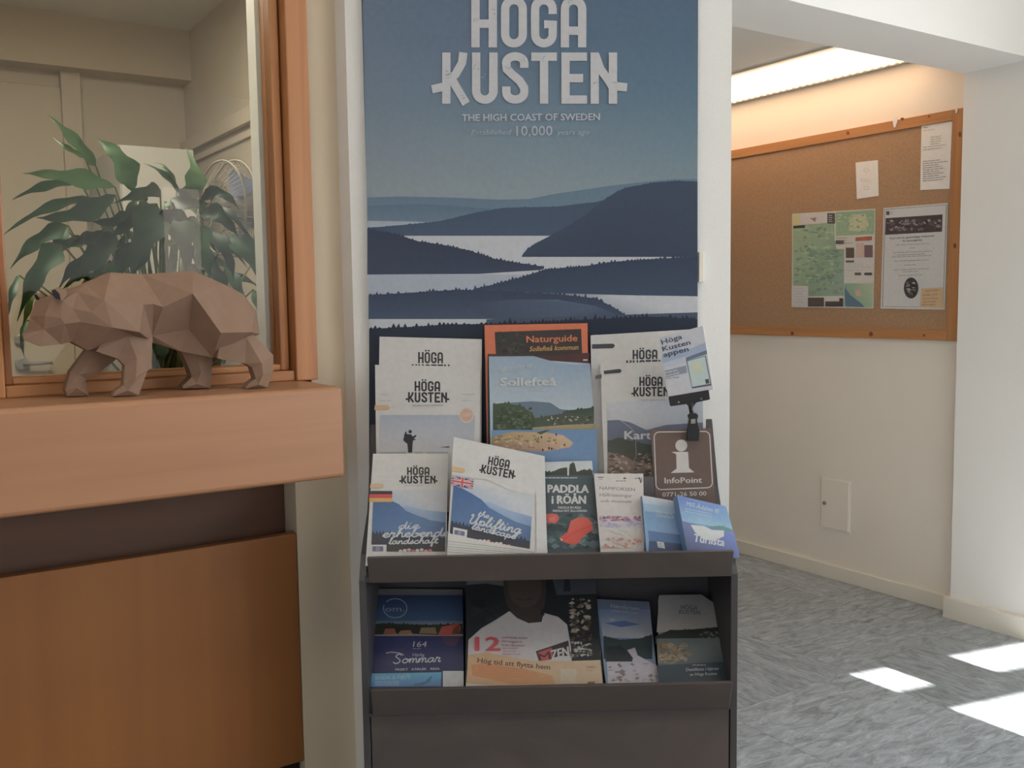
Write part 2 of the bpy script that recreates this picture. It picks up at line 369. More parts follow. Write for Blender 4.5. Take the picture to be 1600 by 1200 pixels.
metal = mat('brushed_metal', rgb(170,166,158), .3, metal=.9, col2=rgb(150,146,140), nscale=(60,60,60))
metal_matt = mat('satin_metal', rgb(176,172,164), .5, metal=.3, col2=rgb(160,156,150), nscale=(60,60,60))
sign_brown = mat('sign_brown', rgb(112,92,84), .45, col2=rgb(107,88,80), nscale=(20,20,20))
fridge_white = mat('cabinet_white', rgb(190,187,177), .4, col2=rgb(186,183,173), nscale=(3,3,3))
fan_grey = mat('fan_grey', rgb(140,136,136), .4, col2=rgb(130,126,126), nscale=(20,20,20))
terracotta = mat('plant_pot', rgb(176,172,160), .6, col2=rgb(168,164,152), nscale=(20,20,20))
soil_mat = mat('soil', rgb(62,48,38), .9, col2=rgb(42,32,26), nscale=(90,90,90))

def glass_mat():
    m = bpy.data.materials.new('window_glass'); m.use_nodes = True; nt = m.node_tree; nt.nodes.remove(nt.nodes['Principled BSDF'])
    out = nt.nodes['Material Output']; t = nt.nodes.new('ShaderNodeBsdfTransparent'); g = nt.nodes.new('ShaderNodeBsdfGlossy'); g.inputs['Roughness'].default_value = .0
    t.inputs[0].default_value = (.93, .94, .92, 1)
    fr = nt.nodes.new('ShaderNodeFresnel'); fr.inputs[0].default_value = 1.5; mx = nt.nodes.new('ShaderNodeMixShader')
    nt.links.new(fr.outputs[0], mx.inputs[0]); nt.links.new(t.outputs[0], mx.inputs[1]); nt.links.new(g.outputs[0], mx.inputs[2]); nt.links.new(mx.outputs[0], out.inputs[0]); return m
glass = glass_mat()

def floor_mat():
    m = bpy.data.materials.new('slate_vinyl'); m.use_nodes = True; nt = m.node_tree; b = nt.nodes['Principled BSDF']; L = nt.links.new
    tc = nt.nodes.new('ShaderNodeTexCoord'); oi = nt.nodes.new('ShaderNodeObjectInfo')
    add = nt.nodes.new('ShaderNodeVectorMath'); add.operation = 'ADD'; sc = nt.nodes.new('ShaderNodeVectorMath'); sc.operation = 'SCALE'; sc.inputs['Scale'].default_value = 9
    L(oi.outputs['Random'], sc.inputs[0]); L(tc.outputs['Object'], add.inputs[0]); L(sc.outputs[0], add.inputs[1])
    mp = nt.nodes.new('ShaderNodeMapping'); mp.inputs['Scale'].default_value = (6.5, 22, 1); mp.inputs['Rotation'].default_value = (0, 0, .5); L(add.outputs[0], mp.inputs[0])
    n = nt.nodes.new('ShaderNodeTexNoise'); n.inputs['Scale'].default_value = 1.6; n.inputs['Detail'].default_value = 12; n.inputs['Roughness'].default_value = .74; n.inputs['Distortion'].default_value = .9
    L(mp.outputs[0], n.inputs['Vector'])
    r = nt.nodes.new('ShaderNodeValToRGB'); e = r.color_ramp.elements; e[0].position = .32; e[0].color = rgb(96,103,109); e[1].position = .72; e[1].color = rgb(186,197,207)
    q = e.new(.5); q.color = rgb(146,154,161); L(n.outputs['Fac'], r.inputs[0])
    hs = nt.nodes.new('ShaderNodeHueSaturation'); mr = nt.nodes.new('ShaderNodeMapRange'); mr.inputs['To Min'].default_value = .88; mr.inputs['To Max'].default_value = 1.12
    L(oi.outputs['Random'], mr.inputs['Value']); L(mr.outputs[0], hs.inputs['Value']); L(r.outputs[0], hs.inputs['Color']); L(hs.outputs[0], b.inputs['Base Color'])
    b.inputs['Roughness'].default_value = .34; b.inputs['Specular IOR Level'].default_value = .55
    bp = nt.nodes.new('ShaderNodeBump'); bp.inputs['Strength'].default_value = .35; bp.inputs['Distance'].default_value = .002; L(n.outputs['Fac'], bp.inputs['Height']); L(bp.outputs[0], b.inputs['Normal'])
    return m
slate = floor_mat(); joint = mat('floor_joint', rgb(92,90,86), .8, col2=rgb(84,82,79), nscale=(20,20,20))

# ------------------------------------------------------------------ the setting
U_R, U_CORK, V_WALL, V_HDR0, V_HDR1, Z_SOF, Z_CEIL = 3.553, 3.612, 2.02, 1.92, 2.19, 2.145, 2.75
Z_COR = onu(1143, 154, U_CORK).z
ST = lambda o: tag(o, kind='structure')
fl = ST(box('floor', -3.2, 3.72, W_V-.1, 6, -.14, -.004, joint))
tile = .6; tm = None
for iu in range(-1, 2 + 1):
    for iv in range(-3, 5):
        u0 = 2.745 + (iu-1)*tile; v0 = 2.06 + iv*tile
        if u0 > U_CORK: continue
        if tm is None:
            o = box('tile', -tile/2+.0006, tile/2-.0006, -tile/2+.0006, tile/2-.0006, -.004, 0, slate); tm = o.data
        else:
            o = bpy.data.objects.new('tile', tm); COL.objects.link(o)
        if u0+tile > U_CORK:                     # cut tile along the wall
            o.data = tm
        o.parent = fl; o.location = Vector((u0+tile/2, v0+tile/2, -.002)) - fl.location
        o.location.z = -.002-fl.location.z+.0005*0 - .002
        o.rotation_euler = (0, 0, pi*random.choice([0, 1, 0, 1]) + (pi/2 if (iu+iv) % 3 == 0 else 0))
ST(box('ground_outside', -12, 12, -17, 7, -.3, -.15, mat('pavement', rgb(150,148,144), .9, col2=rgb(130,128,124), nscale=(3,3,3))))

# left wall with the reception window opening (opening u .19-.80, z 1.15-2.45)
ST(boxes('wall_left', [(-3.2,.13,V_WALL,2.2,1.132,Z_CEIL), (-3.2,.13,2.13,2.2,0,1.132), (.803,.90,V_WALL,2.13,0,Z_CEIL), (.13,.803,V_WALL,2.2,2.42,Z_CEIL), (.13,.803,2.13,2.2,0,1.125), (.757,.803,V_WALL,2.13,0,1.125)], wall_cream))
# diagonal column carrying the poster
ST_A = radians(32.5); O_ST = Vector((.883, 1.965, 0)); R_ST = Vector((cos(ST_A), -sin(ST_A), 0)); N_ST = Vector((sin(ST_A), cos(ST_A), 0))
def SW(x, d, z): return O_ST + R_ST*x - N_ST*d + Vector((0, 0, z))
def S(px, py, d):
    r = ray(px, py); t = ((O_ST-CAM).dot(N_ST)-d)/r.dot(N_ST); return CAM+r*t
def xs(px, py, d): return (S(px, py, d)-O_ST).dot(R_ST)
P2 = SW(xs(1142, 300, 0), 0, 0)
ST(prism('wall_column', [(.883,2.2),(.883,1.965),(P2.x,P2.y),(P2.x-.06,2.3),(1.15,2.3)], 0, Z_CEIL, paper_wall))
ST(boxes('wall_header', [(1.2,U_R+.06,V_HDR0,V_HDR1,Z_SOF,Z_CEIL)], wall_white))
ST(boxes('wall_right', [(U_R,U_CORK+.1,W_V,RW[0],0,Z_CEIL),(U_R,U_CORK+.1,RW[1],V_HDR1-.005,0,Z_CEIL),(U_R,U_CORK+.1,RW[0],RW[1],0,RW[2]),(U_R,U_CORK+.1,RW[0],RW[1],RW[3],Z_CEIL)], wall_white))
ST(boxes('wall_corridor', [(U_CORK,U_CORK+.1,V_HDR1-.005,6,0,Z_CEIL)], wall_pale))
ST(boxes('wall_far', [(1.15,U_CORK+.1,5.9,6,0,Z_CEIL)], wall_pale))
ST(boxes('wall_partition', [(1.15,1.32,2.3,6,0,Z_CEIL)], wall_pale))
ST(boxes('ceiling', [(-3.2,U_CORK+.1,W_V-.2,V_HDR1+.1,Z_CEIL,Z_CEIL+.1)], ceil_white))
ST(boxes('ceiling_corridor', [(1.15,U_CORK,V_HDR1,6,Z_COR,Z_COR+.1)], ceil_white))
ST(boxes('wall_side', [(-3.3,-3.2,W_V,6,0,Z_CEIL)], wall_white))
# glazed entrance wall behind the camera, with openings
us = [-3.2]; rects = []
u_cur = -3.2
def wallfill(u0, u1, holes):
    z = 0; r = []
    for (a, b) in sorted(holes): r.append((u0,u1,-.03,0,z,a)); z = b
    r.append((u0,u1,-.03,0,z,Z_CEIL)); return r
cuts = sorted({-3.2, U_R+.1} | {c for o in OPENINGS for c in o[:2]})
for a, b in zip(cuts, cuts[1:]):
    rects += wallfill(a, b, [(o[2], o[3]) for o in OPENINGS if o[0] <= a+1e-6 and o[1] >= b-1e-6])
wv, wf = [], []
for q in rects:
    n = len(wv); wv += boxv(*q, T=lambda u, t, z: Vector((u, v_w(u)+t, z))); wf += [tuple(i+n for i in f) for f in BOXF]
we = ST(mk('wall_entrance', wv, wf, wall_white))
tint = bpy.data.materials.new('dimming_glass'); tint.use_nodes = True; _nt = tint.node_tree; _nt.nodes.remove(_nt.nodes['Principled BSDF'])
_t = _nt.nodes.new('ShaderNodeBsdfTransparent'); _t.inputs[0].default_value = (.66, .60, .55, 1); _nt.links.new(_t.outputs[0], _nt.nodes['Material Output'].inputs[0])
box('dimming_pane', 1.655, 1.93, -.018, -.012, .145, 2.13, tint, we, T=lambda u, t, z: Vector((u, v_w(u)+t, z)))  # unseen pane added to dim sky and sun through the narrow opening

# baseboards
ST(box('baseboard_corridor', U_CORK-.012, U_CORK, V_HDR1-.005, 5.9, .0, .065, paint_trim, bevel=.002))
ST(boxes('baseboard_right', [(U_R-.022,U_R,W_V,V_HDR1+.012,0,.082),(U_R,U_CORK,V_HDR1-.005,V_HDR1+.012,0,.082)], paint_trim))

# ------------------------------------------------------------------ reception window
Zb = 1.132
uR = onv(478, 300, V_WALL).x; uL = onv(5, 600, V_WALL).x
w = root('window_1', ((uL+uR)/2, V_WALL, Zb), kind='structure', label='wooden framed reception window')
uA = onv(452, 300, 1.99).x; uB = onv(425, 300, 2.03).x; uLa = onv(16, 560, 2.03).x
zb1 = onv(250, 606, 1.99).z; zb2 = onv(250, 590, 2.0).z; zb3 = onv(250, 577, 2.05).z
ZT = 2.40
box('frame_stile', uA, uR, 1.982, 2.09, Zb, ZT, wood_frame_v, w, bevel=.003)
box('frame_stile', uL-.055, uL, 1.982, 2.09, Zb, ZT, wood_frame_v, w, bevel=.003)
box('frame_rail', uL, uA, 1.99, 2.09, Zb, zb2, wood_frame_h, w, bevel=.003)
box('frame_rail', uL, uA, 1.99, 2.09, ZT-.05, ZT, wood_frame_h, w, bevel=.003)
box('glazing_bead', uB, uA-.004, 2.012, 2.075, zb2, ZT-.05, wood_frame_v, w, bevel=.003)
box('glazing_bead', uA-.010, uA, 2.030, 2.07, zb2, ZT-.05, wood_frame_v, w)
box('glazing_bead', uL+.002, uLa, 2.012, 2.075, zb2, ZT-.05, wood_frame_v, w, bevel=.003)
box('glazing_bead', uLa, uB, 2.012, 2.075, zb2, zb3, wood_frame_h, w, bevel=.003)
box('glass_pane', uLa-.004, uB+.004, 2.042, 2.047, zb3-.004, ZT-.05, glass, w)
box('inner_lining', uB-.008, uB+.004, 2.078, 2.13, zb3, ZT-.05, paint_trim, w)

# counter ledge, lower panel, recess, kick
lz0 = onv(300, 775, 1.785).z
ctr = root('reception_counter', (0, 1.95, 0), 'wooden reception counter with a deep beech ledge over a brown panel', 'counter')
box('ledge', -3.0, onv(538, 670, 1.785).x, 1.785, 2.005, lz0, Zb, wood_ledge, ctr, bevel=.009, seg=3)
pz1 = onv(300, 858, V_WALL).z; pz0 = onv(475, 1189, V_WALL).z; pu = onv(470, 1000, V_WALL).x
box('front_panel', -3.0, pu-.002, V_WALL, V_WALL+.025, pz0, pz1, wood_panel, ctr, bevel=.002)
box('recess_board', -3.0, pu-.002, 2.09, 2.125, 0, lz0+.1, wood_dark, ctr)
box('kickboard', -3.0, pu-.002, V_WALL+.03, V_WALL+.05, 0, pz0-.002, black_kick, ctr)

# ------------------------------------------------------------------ reception room behind the glass
Vb, Ur, Zr = 4.15, 1.13, 2.40
ST(boxes('wall_reception', [(-3.2,1.15,Vb,Vb+.1,0,Z_CEIL)], wall_cream))
ST(boxes('wall_reception_right', [(Ur,1.16,2.2,Vb,0,Z_CEIL)], wall_cream))
ST(boxes('ceiling_reception', [(-3.2,1.16,2.2,Vb,Zr,Zr+.1)], ceil_white))
zbk = onv(130, 107, Vb-.12).z
ST(box('trim_1', -3.2, Ur, Vb-.12, Vb, zbk, Zr, wall_cream))
# dado rail with cable trunking on the right wall
zr0, zr1 = onu(400, 190, Ur).z, onu(400, 166, Ur).z
ST(box('trim_2', Ur-.025, Ur, 2.25, Vb, zr0, zr1, wall_cream, bevel=.002))
ST(box('trim_3', Ur-.012, Ur, 2.25, Vb, zr0-.045, zr0-.02, wall_cream, bevel=.002))
# door
du1 = onv(131, 300, Vb).x
d = root('door_1', (du1-.45, Vb, 0), kind='structure', label='plain pale door with lever handle')
box('door_leaf', du1-.92, du1-.07, Vb-.03, Vb-.004, 0, zbk-.06, wall_cream, d, bevel=.003)
box('door_jamb', du1-.07, du1, Vb-.045, Vb, 0, zbk, wall_cream, d, bevel=.003)
hp = onv(35, 568, Vb-.035); lp = onv(30, 530, Vb-.035)
hd = lathe('handle_rose', hp, (0,-1,0), [(0,.026),(.01,.026),(.012,.02)], metal_matt, d)
tube('handle_lever', [hp+Vector((0,-.03,0)), hp+Vector((.03,-.04,0)), hp+Vector((.1,-.04,.002))], .008, metal_matt, hd)
lathe('lock_cylinder', lp, (0,-1,0), [(0,.018),(.012,.018),(.014,.012)], metal_matt, d)
# tall white cabinet in the corner
ca = onv(186, 224, 3.55); cb = onv(303, 229, 3.55)
c = root('tall_cabinet', ((ca.x+cb.x)/2, 3.8, 0), 'tall white cabinet in the corner behind the plant', 'cabinet')
box('cabinet_body', ca.x, cb.x, 3.57, Vb-.02, 0, ca.z, fridge_white, c, bevel=.004)
box('cabinet_door', ca.x+.002, cb.x-.002, 3.55, 3.568, .08, ca.z-.004, fridge_white, c, bevel=.003)
# reception desk that carries the plant
dk = root('reception_desk', (-.2, 2.4, 0), 'low pale desk behind the reception window under the plant', 'desk')
box('desk_top', -2.2, 1.0, 2.26, 2.56, .83, .86, wood_ledge, dk, bevel=.003)
for lx, ly in ((-2.15, 2.30), (-2.15, 2.52), (.95, 2.30), (.95, 2.52)): box('leg', lx-.02, lx+.02, ly-.02, ly+.02, 0, .83, metal_matt, dk)
# ceiling lamp added to brighten the reception room (above the window, out of view)
lamp_r = root('added_ceiling_lamp', (.35, 2.72, Zr), 'added square white ceiling lamp brightening the reception room', 'lamp')
box('lamp_housing', .05, .65, 2.42, 3.02, Zr-.05, Zr, paint_trim, lamp_r)
em_r = mat('added_lamp_diffuser', (.9,.9,.85,1), .5, emit=(1,.93,.80,1), estr=21.0, col2=(.88,.88,.83,1), nscale=(5,5,5))
box('lamp_diffuser', .08, .62, 2.45, 2.99, Zr-.056, Zr-.05, em_r, lamp_r)

# ceiling lamps of the entrance hall, above and behind the camera
em_h = mat('lamp_diffuser_hall', (.9,.9,.87,1), .5, emit=(1,.92,.80,1), estr=9.0, col2=(.88,.88,.85,1), nscale=(5,5,5))
for lu, lv, lab in ((-.1, .9, 'long white ceiling lamp above the reception counter'), (1.5, .2, 'long white ceiling lamp above the brochure stand')):
    lh = root('hall_lamp', (lu, lv, Z_CEIL), lab, 'lamp')
    box('lamp_housing', lu-.62, lu+.62, lv-.15, lv+.15, Z_CEIL-.06, Z_CEIL, paint_trim, lh)
    box('lamp_diffuser', lu-.6, lu+.6, lv-.13, lv+.13, Z_CEIL-.067, Z_CEIL-.0605, em_h, lh)
# pedestal fan
fc = onv(366, 326, 2.75)
fan = root('pedestal_fan', (fc.x+.02, fc.y, 0), 'grey pedestal fan with round wire cage behind the glass', 'fan')
fax = (Vector((-.97, -.22, 0))).normalized()
fs_ = fax.cross(Vector((0,0,1))).normalized(); fu = Vector((0,0,1)); FR = .135
def ringpts(c, r, n=36): return [c+fs_*r*cos(2*pi*i/n)+fu*r*sin(2*pi*i/n) for i in range(n)]
cage_m = mat('fan_cage_wire', rgb(140,132,118), .5, col2=rgb(130,122,110), nscale=(40,40,40))
cage = tube('cage', ringpts(fc, FR), .004, cage_m, fan, closed=True)
tube('cage_ring', ringpts(fc+fax*.04, FR*.97), .003, cage_m, cage, closed=True)
tube('cage_ring', ringpts(fc+fax*.055, FR*.55), .002, cage_m, cage, closed=True)
def wires(name, f0, f1, n, parent):
    vs, fs = [], []
    for i in range(n):
        a = 2*pi*i/n; dr = fs_*cos(a)+fu*sin(a); tn = -fs_*sin(a)+fu*cos(a)
        pts = [fc+fax*f1+dr*.03, fc+fax*(f1*.95)+dr*FR*.6, fc+fax*f0+dr*FR*.98]
        for p, q in zip(pts, pts[1:]):
            k = len(vs); vs += [p-tn*.0009, p+tn*.0009, p+tn*.0009+fax*.002, p-tn*.0009+fax*.002, q-tn*.0009, q+tn*.0009, q+tn*.0009+fax*.002, q-tn*.0009+fax*.002]
            fs += [tuple(j+k for j in f) for f in BOXF]
    return mk(name, vs, fs, cage_m, parent)
tag(wires('cage_wires', .02, .06, 48, cage), kind='stuff'); tag(wires('cage_wires', -.01, -.05, 48, cage), kind='stuff')
blade_m = mat('fan_blade_blue', rgb(120,126,150), .35, col2=rgb(112,118,142), nscale=(9,9,9))
for k in range(3):
    vs = []; n = 8
    for i in range(n+1):
        r = .03+(FR*.82-.03)*i/n
        for s_, dz in ((-.75, .012), (.75, -.012)):
            a = 2*pi*k/3 + s_*(.35+.45*sin(pi*min(1, i/n*.9)))
            vs.append(fc+fax*dz+(fs_*cos(a)+fu*sin(a))*r)
    fs2 = [(2*i,2*i+1,2*i+3,2*i+2) for i in range(n)]
    b_ = mk('blade', vs, fs2, blade_m, fan); sm = b_.modifiers.new('s', 'SOLIDIFY'); sm.thickness = .003
lathe('hub', fc-fax*.02, fax, [(0,.032),(.06,.032),(.075,.02)], fan_grey, fan)
lathe('motor_housing', fc-fax*.16, fax, [(0,.03),(.02,.05),(.1,.055),(.115,.045)], fan_grey, fan)
pm = fc-fax*.1
tube('pole', [Vector((pm.x,pm.y,.03)), Vector((pm.x,pm.y,pm.z-.04))], .012, metal_matt, fan, n=12)
lathe('base', Vector((pm.x,pm.y,0)), (0,0,1), [(0,.14),(.015,.14),(.035,.05)], fan_grey, fan)

# ------------------------------------------------------------------ potted plant behind the glass
PV = 2.42
pc = onv(262, 660, PV+.02)
plant = root('potted_plant', (pc.x, pc.y, .86), 'leafy green potted plant with long drooping leaves behind the window', 'plant')
lathe('pot', Vector((pc.x,pc.y,.8605)), (0,0,1), [(0,.075),(.16,.1),(.17,.105),(.17,.09),(.155,.088)], terracotta, plant, n=28)
lathe('soil', Vector((pc.x,pc.y,1.0)), (0,0,1), [(0,.08),(.012,.078)], soil_mat, plant, n=20)
crown = Vector((pc.x, pc.y, 1.01))
def leaf(b, m_, t, wd, v0, v1, mi, fold=.3, wav=.0, stem=True, rnd=random):
    """b, m_, t: base, middle, tip of the midrib in photo pixels; wd width in pixels; v0, v1 the depths of base and tip"""
    n = 12; vs = []; fs = []
    P = []
    for i in range(n+1):
        s = i/n; q = [(1-s)**2*b[k]+2*s*(1-s)*(2*m_[k]-.5*b[k]-.5*t[k])+s*s*t[k] for k in (0, 1)]
        P.append(onv(q[0], q[1], v0+(v1-v0)*s+.05*sin(pi*s)*(-1)))
    nrm = Vector((0,-1,0))
    for i in range(n+1):
        s = i/n; a = P[max(0,i-1)]; c_ = P[min(n,i+1)]; tg = (c_-a).normalized(); sd_ = tg.cross(nrm).normalized()
        prof = (sin(pi*s**.62)**1.15)*(1-.1*s)*.9 if 0 < s < 1 else .015
        hw = wd*.80/2/F_PX*2.35*prof*(1+wav*1.2*sin(s*15+wd)); 
        up_ = sd_.cross(tg)
        if up_.y > 0: up_ = -up_
        for j in (-1, -.5, 0, .5, 1):
            vs.append(P[i]+sd_*hw*j+up_*(hw*fold*abs(j)+wav*hw*.6*sin(s*14+j*2)))
    fs = [(i*5+j,i*5+j+1,i*5+j+6,i*5+j+5) for i in range(n) for j in range(4)]
    o = mk('leaf', vs, fs, leaf_mats[mi], plant, smooth=True)
    if stem:
        p = P[0]; q = crown+Vector((rnd.uniform(-.03,.03), rnd.uniform(-.03,.03), 0))
        mid = (p+q)/2+Vector(((p.x-q.x)*-.18, 0, .03))
        tube('stem', [q, q*.25+mid*.5+p*.25+Vector((0,0,.01)), p], [.004,.003,.0022], stem_mat, plant, n=5)
LEAVES = [ # base, mid, tip, width, depth base, depth tip, shade
 ((150,260),(113,216),(74,179),25,2.40,2.36,2), ((133,246),(107,232),(83,215),12,2.42,2.40,2), ((208,300),(188,250),(150,216),47,2.36,2.34,2),
 ((180,292),(105,276),(35,271),34,2.36,2.28,2), ((125,282),(66,292),(18,313),19,2.40,2.34,0), ((142,310),(72,326),(4,368),20,2.38,2.28,0),
 ((180,304),(120,334),(56,340),40,2.34,2.26,1), ((106,352),(56,378),(16,420),30,2.38,2.28,0), ((100,352),(92,372),(78,395),32,2.42,2.40,0),
 ((165,366),(132,374),(110,386),26,2.36,2.32,1), ((98,382),(60,425),(27,502),42,2.34,2.24,0), ((52,436),(46,475),(32,518),17,2.44,2.42,3),
 ((180,368),(146,404),(98,452),44,2.32,2.26,1), ((245,318),(222,376),(204,440),66,2.30,2.24,1), ((282,312),(305,280),(290,231),44,2.34,2.36,2),
 ((280,302),(256,272),(224,256),13,2.38,2.36,0), ((276,300),(262,266),(238,255),10,2.40,2.38,2), ((314,314),(345,303),(375,330),28,2.40,2.32,1),
 ((340,322),(370,345),(408,402),15,2.36,2.30,1), ((312,334),(344,340),(374,372),40,2.34,2.28,1), ((352,372),(390,400),(428,480),46,2.34,2.26,0),
 ((400,402),(414,398),(430,397),7,2.36,2.34,1), ((396,452),(414,500),(430,552),30,2.36,2.30,0), ((250,296),(222,302),(176,318),30,2.38,2.34,1),
 ((262,330),(286,372),(290,430),52,2.32,2.26,1), ((300,340),(316,390),(330,440),48,2.32,2.26,0), ((230,316),(206,346),(166,372),34,2.38,2.34,1),
 ((160,400),(120,415),(90,455),30,2.38,2.34,1), ((250,346),(276,336),(300,350),30,2.30,2.28,1), ((326,360),(352,392),(366,440),34,2.36,2.30,1),
 ((352,420),(372,452),(398,520),28,2.38,2.32,0), ((250,520),(252,550),(244,590),26,2.36,2.32,1), ((280,520),(284,550),(276,585),24,2.40,2.38,3),
 ((352,540),(350,558),(344,580),16,2.40,2.38,3), ((385,540),(402,555),(420,570),22,2.38,2.34,0), ((30,430),(18,462),(12,500),14,2.44,2.40,0),
 ((42,500),(34,530),(40,562),10,2.44,2.42,0), ((210,330),(178,346),(140,345),28,2.40,2.36,1), ((268,310),(300,318),(330,318),34,2.36,2.32,1),
 ((190,400),(176,420),(150,446),30,2.34,2.28,0), ((220,380),(190,410),(180,450),46,2.36,2.30,1), ((300,400),(340,430),(352,470),36,2.38,2.32,1)]
lr = random.Random(4)
for k in range(44):                     # the thinner leaves that fill the crown
    a = lr.uniform(-1, 1); bx_ = 240+a*95+lr.uniform(-12, 12); by_ = 300+abs(a)*70+lr.uniform(-10, 90)
    ln = lr.uniform(45, 85); dx_ = (a*.9+lr.uniform(-.25, .25))*ln
    tip = (min(426, bx_+dx_), by_+ln*lr.uniform(.2, .8)); md = (bx_*.5+tip[0]*.5, (by_+tip[1])/2-lr.uniform(6, 16))
    LEAVES.append(((bx_, by_), md, tip, lr.uniform(13, 24), lr.uniform(2.38, 2.5), lr.uniform(2.34, 2.5), lr.choice([0, 0, 1, 2, 3])))
for k, L_ in enumerate(LEAVES): leaf(*L_, fold=.22+.2*lr.random(), wav=.22, rnd=lr)

# ------------------------------------------------------------------ paper bear on the ledge
def bear():
    vm = (onz(120, 619, Zb).y + onz(197, 619, Zb).y)/2
    vm = 1.897
    V = {}; verts = []; faces = []
    def P(n, x, y, w): V[n] = len(verts); verts.append(onv(x, y, vm-w*.01))
    near = dict(n1=(69,515,2.4), n2=(38,531,1.4), n3=(64,541,1.9), n4=(70,493,2.7), n5=(81,466,3.0), n6=(95,497,4.3), n7=(101,506,4.4), n8=(95,538,1.9),
      n9=(126,503,5.2), n10=(114,482,4.8), n11=(143,488,6.4), n12=(97,469,4.0), k1=(121,456,4.0), n15=(163,468,7.2), n16=(176,512,7.6), n17=(218,519,8.0), n18=(224,476,6.6), s1=(240,475,6.4),
      n19=(255,480,6.9), n20=(301,458.5,8.4), n21=(238,525,2.4), n22=(295,514.5,2.6), n23=(345,520,7.2), n24=(392.5,519,6.4), n25=(112,534,1.8), n26=(136,547,2.4), n27=(240,536,1.0), n28=(283,549,.8), n29=(332,559,1.8),
      T2=(104,453,1.6), T3=(132,444,2.0), T4=(173,425.5,2.4), T5=(222,428.5,2.6), T6=(302,423,2.8), T7=(350,444,2.6), T8=(380,459.5,2.2), T9=(400,485,1.6), T10=(406,522,2.0), N0=(36,522,1.0))
    for n, q in near.items(): P(n, *q)
    far_px = dict(n1=(42,512,-2.2), n2=(35,530,-1.4), n4=(47,495,-2.6), n5=(55,470,-3.0), N0=(34,523,-1.0))
    for n in near:
        if n in far_px: P('f'+n, *far_px[n])
        else:
            v = verts[V[n]]; V['f'+n] = len(verts); verts.append(Vector((v.x, 2*vm-v.y, v.z)))
    half = ['N0 n1 n2','n1 n3 n2','n1 n4 n6 n7','n1 n7 n8 n3','n4 n5 n12 n6','n6 n12 n10','n6 n10 n7','n7 n10 n9','n7 n9 n25 n8','n12 T2 k1 n10','n5 T2 n12','k1 n11 n10','n10 n11 n9','k1 n15 n11','T2 T3 k1','T3 n15 k1','T3 T4 n15',
      'n15 n16 n11','n9 n11 n16','n9 n16 n26 n25','n15 n18 n17','n15 n17 n16','T4 T5 s1 n18','T4 n18 n15','s1 T5 n19','T5 T6 n20 n19','n18 s1 n21 n17','s1 n19 n21','n19 n20 n22 n21','n20 n23 n22','n20 T6 T7','n20 T7 n23','T7 T8 n24','T7 n24 n23','T8 T9 n24','T9 T10 n24',
      'n21 n22 n28 n27','n22 n23 n29 n28','n16 n17 n27 n26','n17 n21 n27','n23 n24 n29','n24 T10 n29']
    for h in half:
        q = h.split(); faces.append(tuple(V[a] for a in q)); faces.append(tuple(V['f'+a] for a in q[::-1]))
    for a, b in ['N0 n1','n1 n4','n4 n5','n5 T2','T2 T3','T3 T4','T4 T5','T5 T6','T6 T7','T7 T8','T8 T9','T9 T10','N0 n2','n2 n3','n3 n8','n8 n25','n25 n26','n26 n27','n27 n28','n28 n29','n29 T10']and[s.split() for s in ['N0 n1','n1 n4','n4 n5','n5 T2','T2 T3','T3 T4','T4 T5','T5 T6','T6 T7','T7 T8','T8 T9','T9 T10','N0 n2','n2 n3','n3 n8','n8 n25','n25 n26','n26 n27','n27 n28','n28 n29','n29 T10']]:
        faces.append((V[a], V[b], V['f'+b], V['f'+a]))
    def leg(outline, w_out, w_in, ridge):
        """closed outline in pixels (placed at w_out), inner face at w_in, a raised ridge polyline for facets"""
        n = len(outline); k = len(verts)
        for (x, y) in outline: verts.append(onv(x, y, vm-w_out*.01))
        for (x, y) in outline:
            p = onv(x, y, vm-w_out*.01); verts.append(Vector((p.x, vm-w_in*.01, max(p.z, Zb+.001))))
        for i in range(n): verts[k+i].z = max(verts[k+i].z, Zb+.001)
        r = len(verts)
        for (x, y) in ridge: verts.append(onv(x, y, vm-(w_out+(1.1 if w_out > w_in else 1.1))*.01))
        m = len(ridge)
        for i in range(n):
            def nearest(p): return min(range(m), key=lambda j: (ridge[j][0]-p[0])**2+(ridge[j][1]-p[1])**2)
            a, b = nearest(outline[i]), nearest(outline[(i+1) % n])
            faces.append((k+i, k+(i+1) % n, r+b)); 
            st_ = 1 if a > b else -1
            j = b
            while j != a: faces.append((k+i, r+j, r+j+st_)); j += st_
            faces.append((k+i, n+k+i, n+k+(i+1) % n, k+(i+1) % n))
        faces.append(tuple(range(k+n, k+2*n))[::-1])
    leg([(176,512),(218,519),(238,527),(237,574),(230,580),(217,619),(176,619),(180,611),(193,602),(195,571),(184,560),(150,549)], 3.2, .8, [(200,525),(214,560),(212,590),(200,610)])       # near foreleg
    leg([(345,522),(392,519),(427,555),(427,580),(418,608),(383,608),(388,600),(400,592),(394,574),(383,568),(340,560)], 3.8, 1.0, [(385,528),(409,567),(411,585),(404,601)])         # near hind leg
    leg([(150,530),(185,555),(181,562),(158,580),(134,592),(137,612),(139,619),(106,619),(102,610),(110,581),(136,546)], -2.6, -5.8, [(150,552),(122,585),(120,606)])     # far foreleg
    leg([(275,535),(335,545),(332,563),(329,607),(286,607),(286,603),(300,589),(295,574),(283,549)], -2.6, -6.0, [(305,550),(314,580),(308,600)])   # far hind leg
    c0 = onz(240, 612, Zb); c0.y = vm
    r = root('paper_bear', c0, 'folded brown paper bear sculpture walking along the counter ledge', 'sculpture')
    me = mk('bear_body', verts, faces, kraft, r)
    import bmesh
    bm = bmesh.new(); bm.from_mesh(me.data); bmesh.ops.recalc_face_normals(bm, faces=bm.faces); bm.to_mesh(me.data); bm.free()
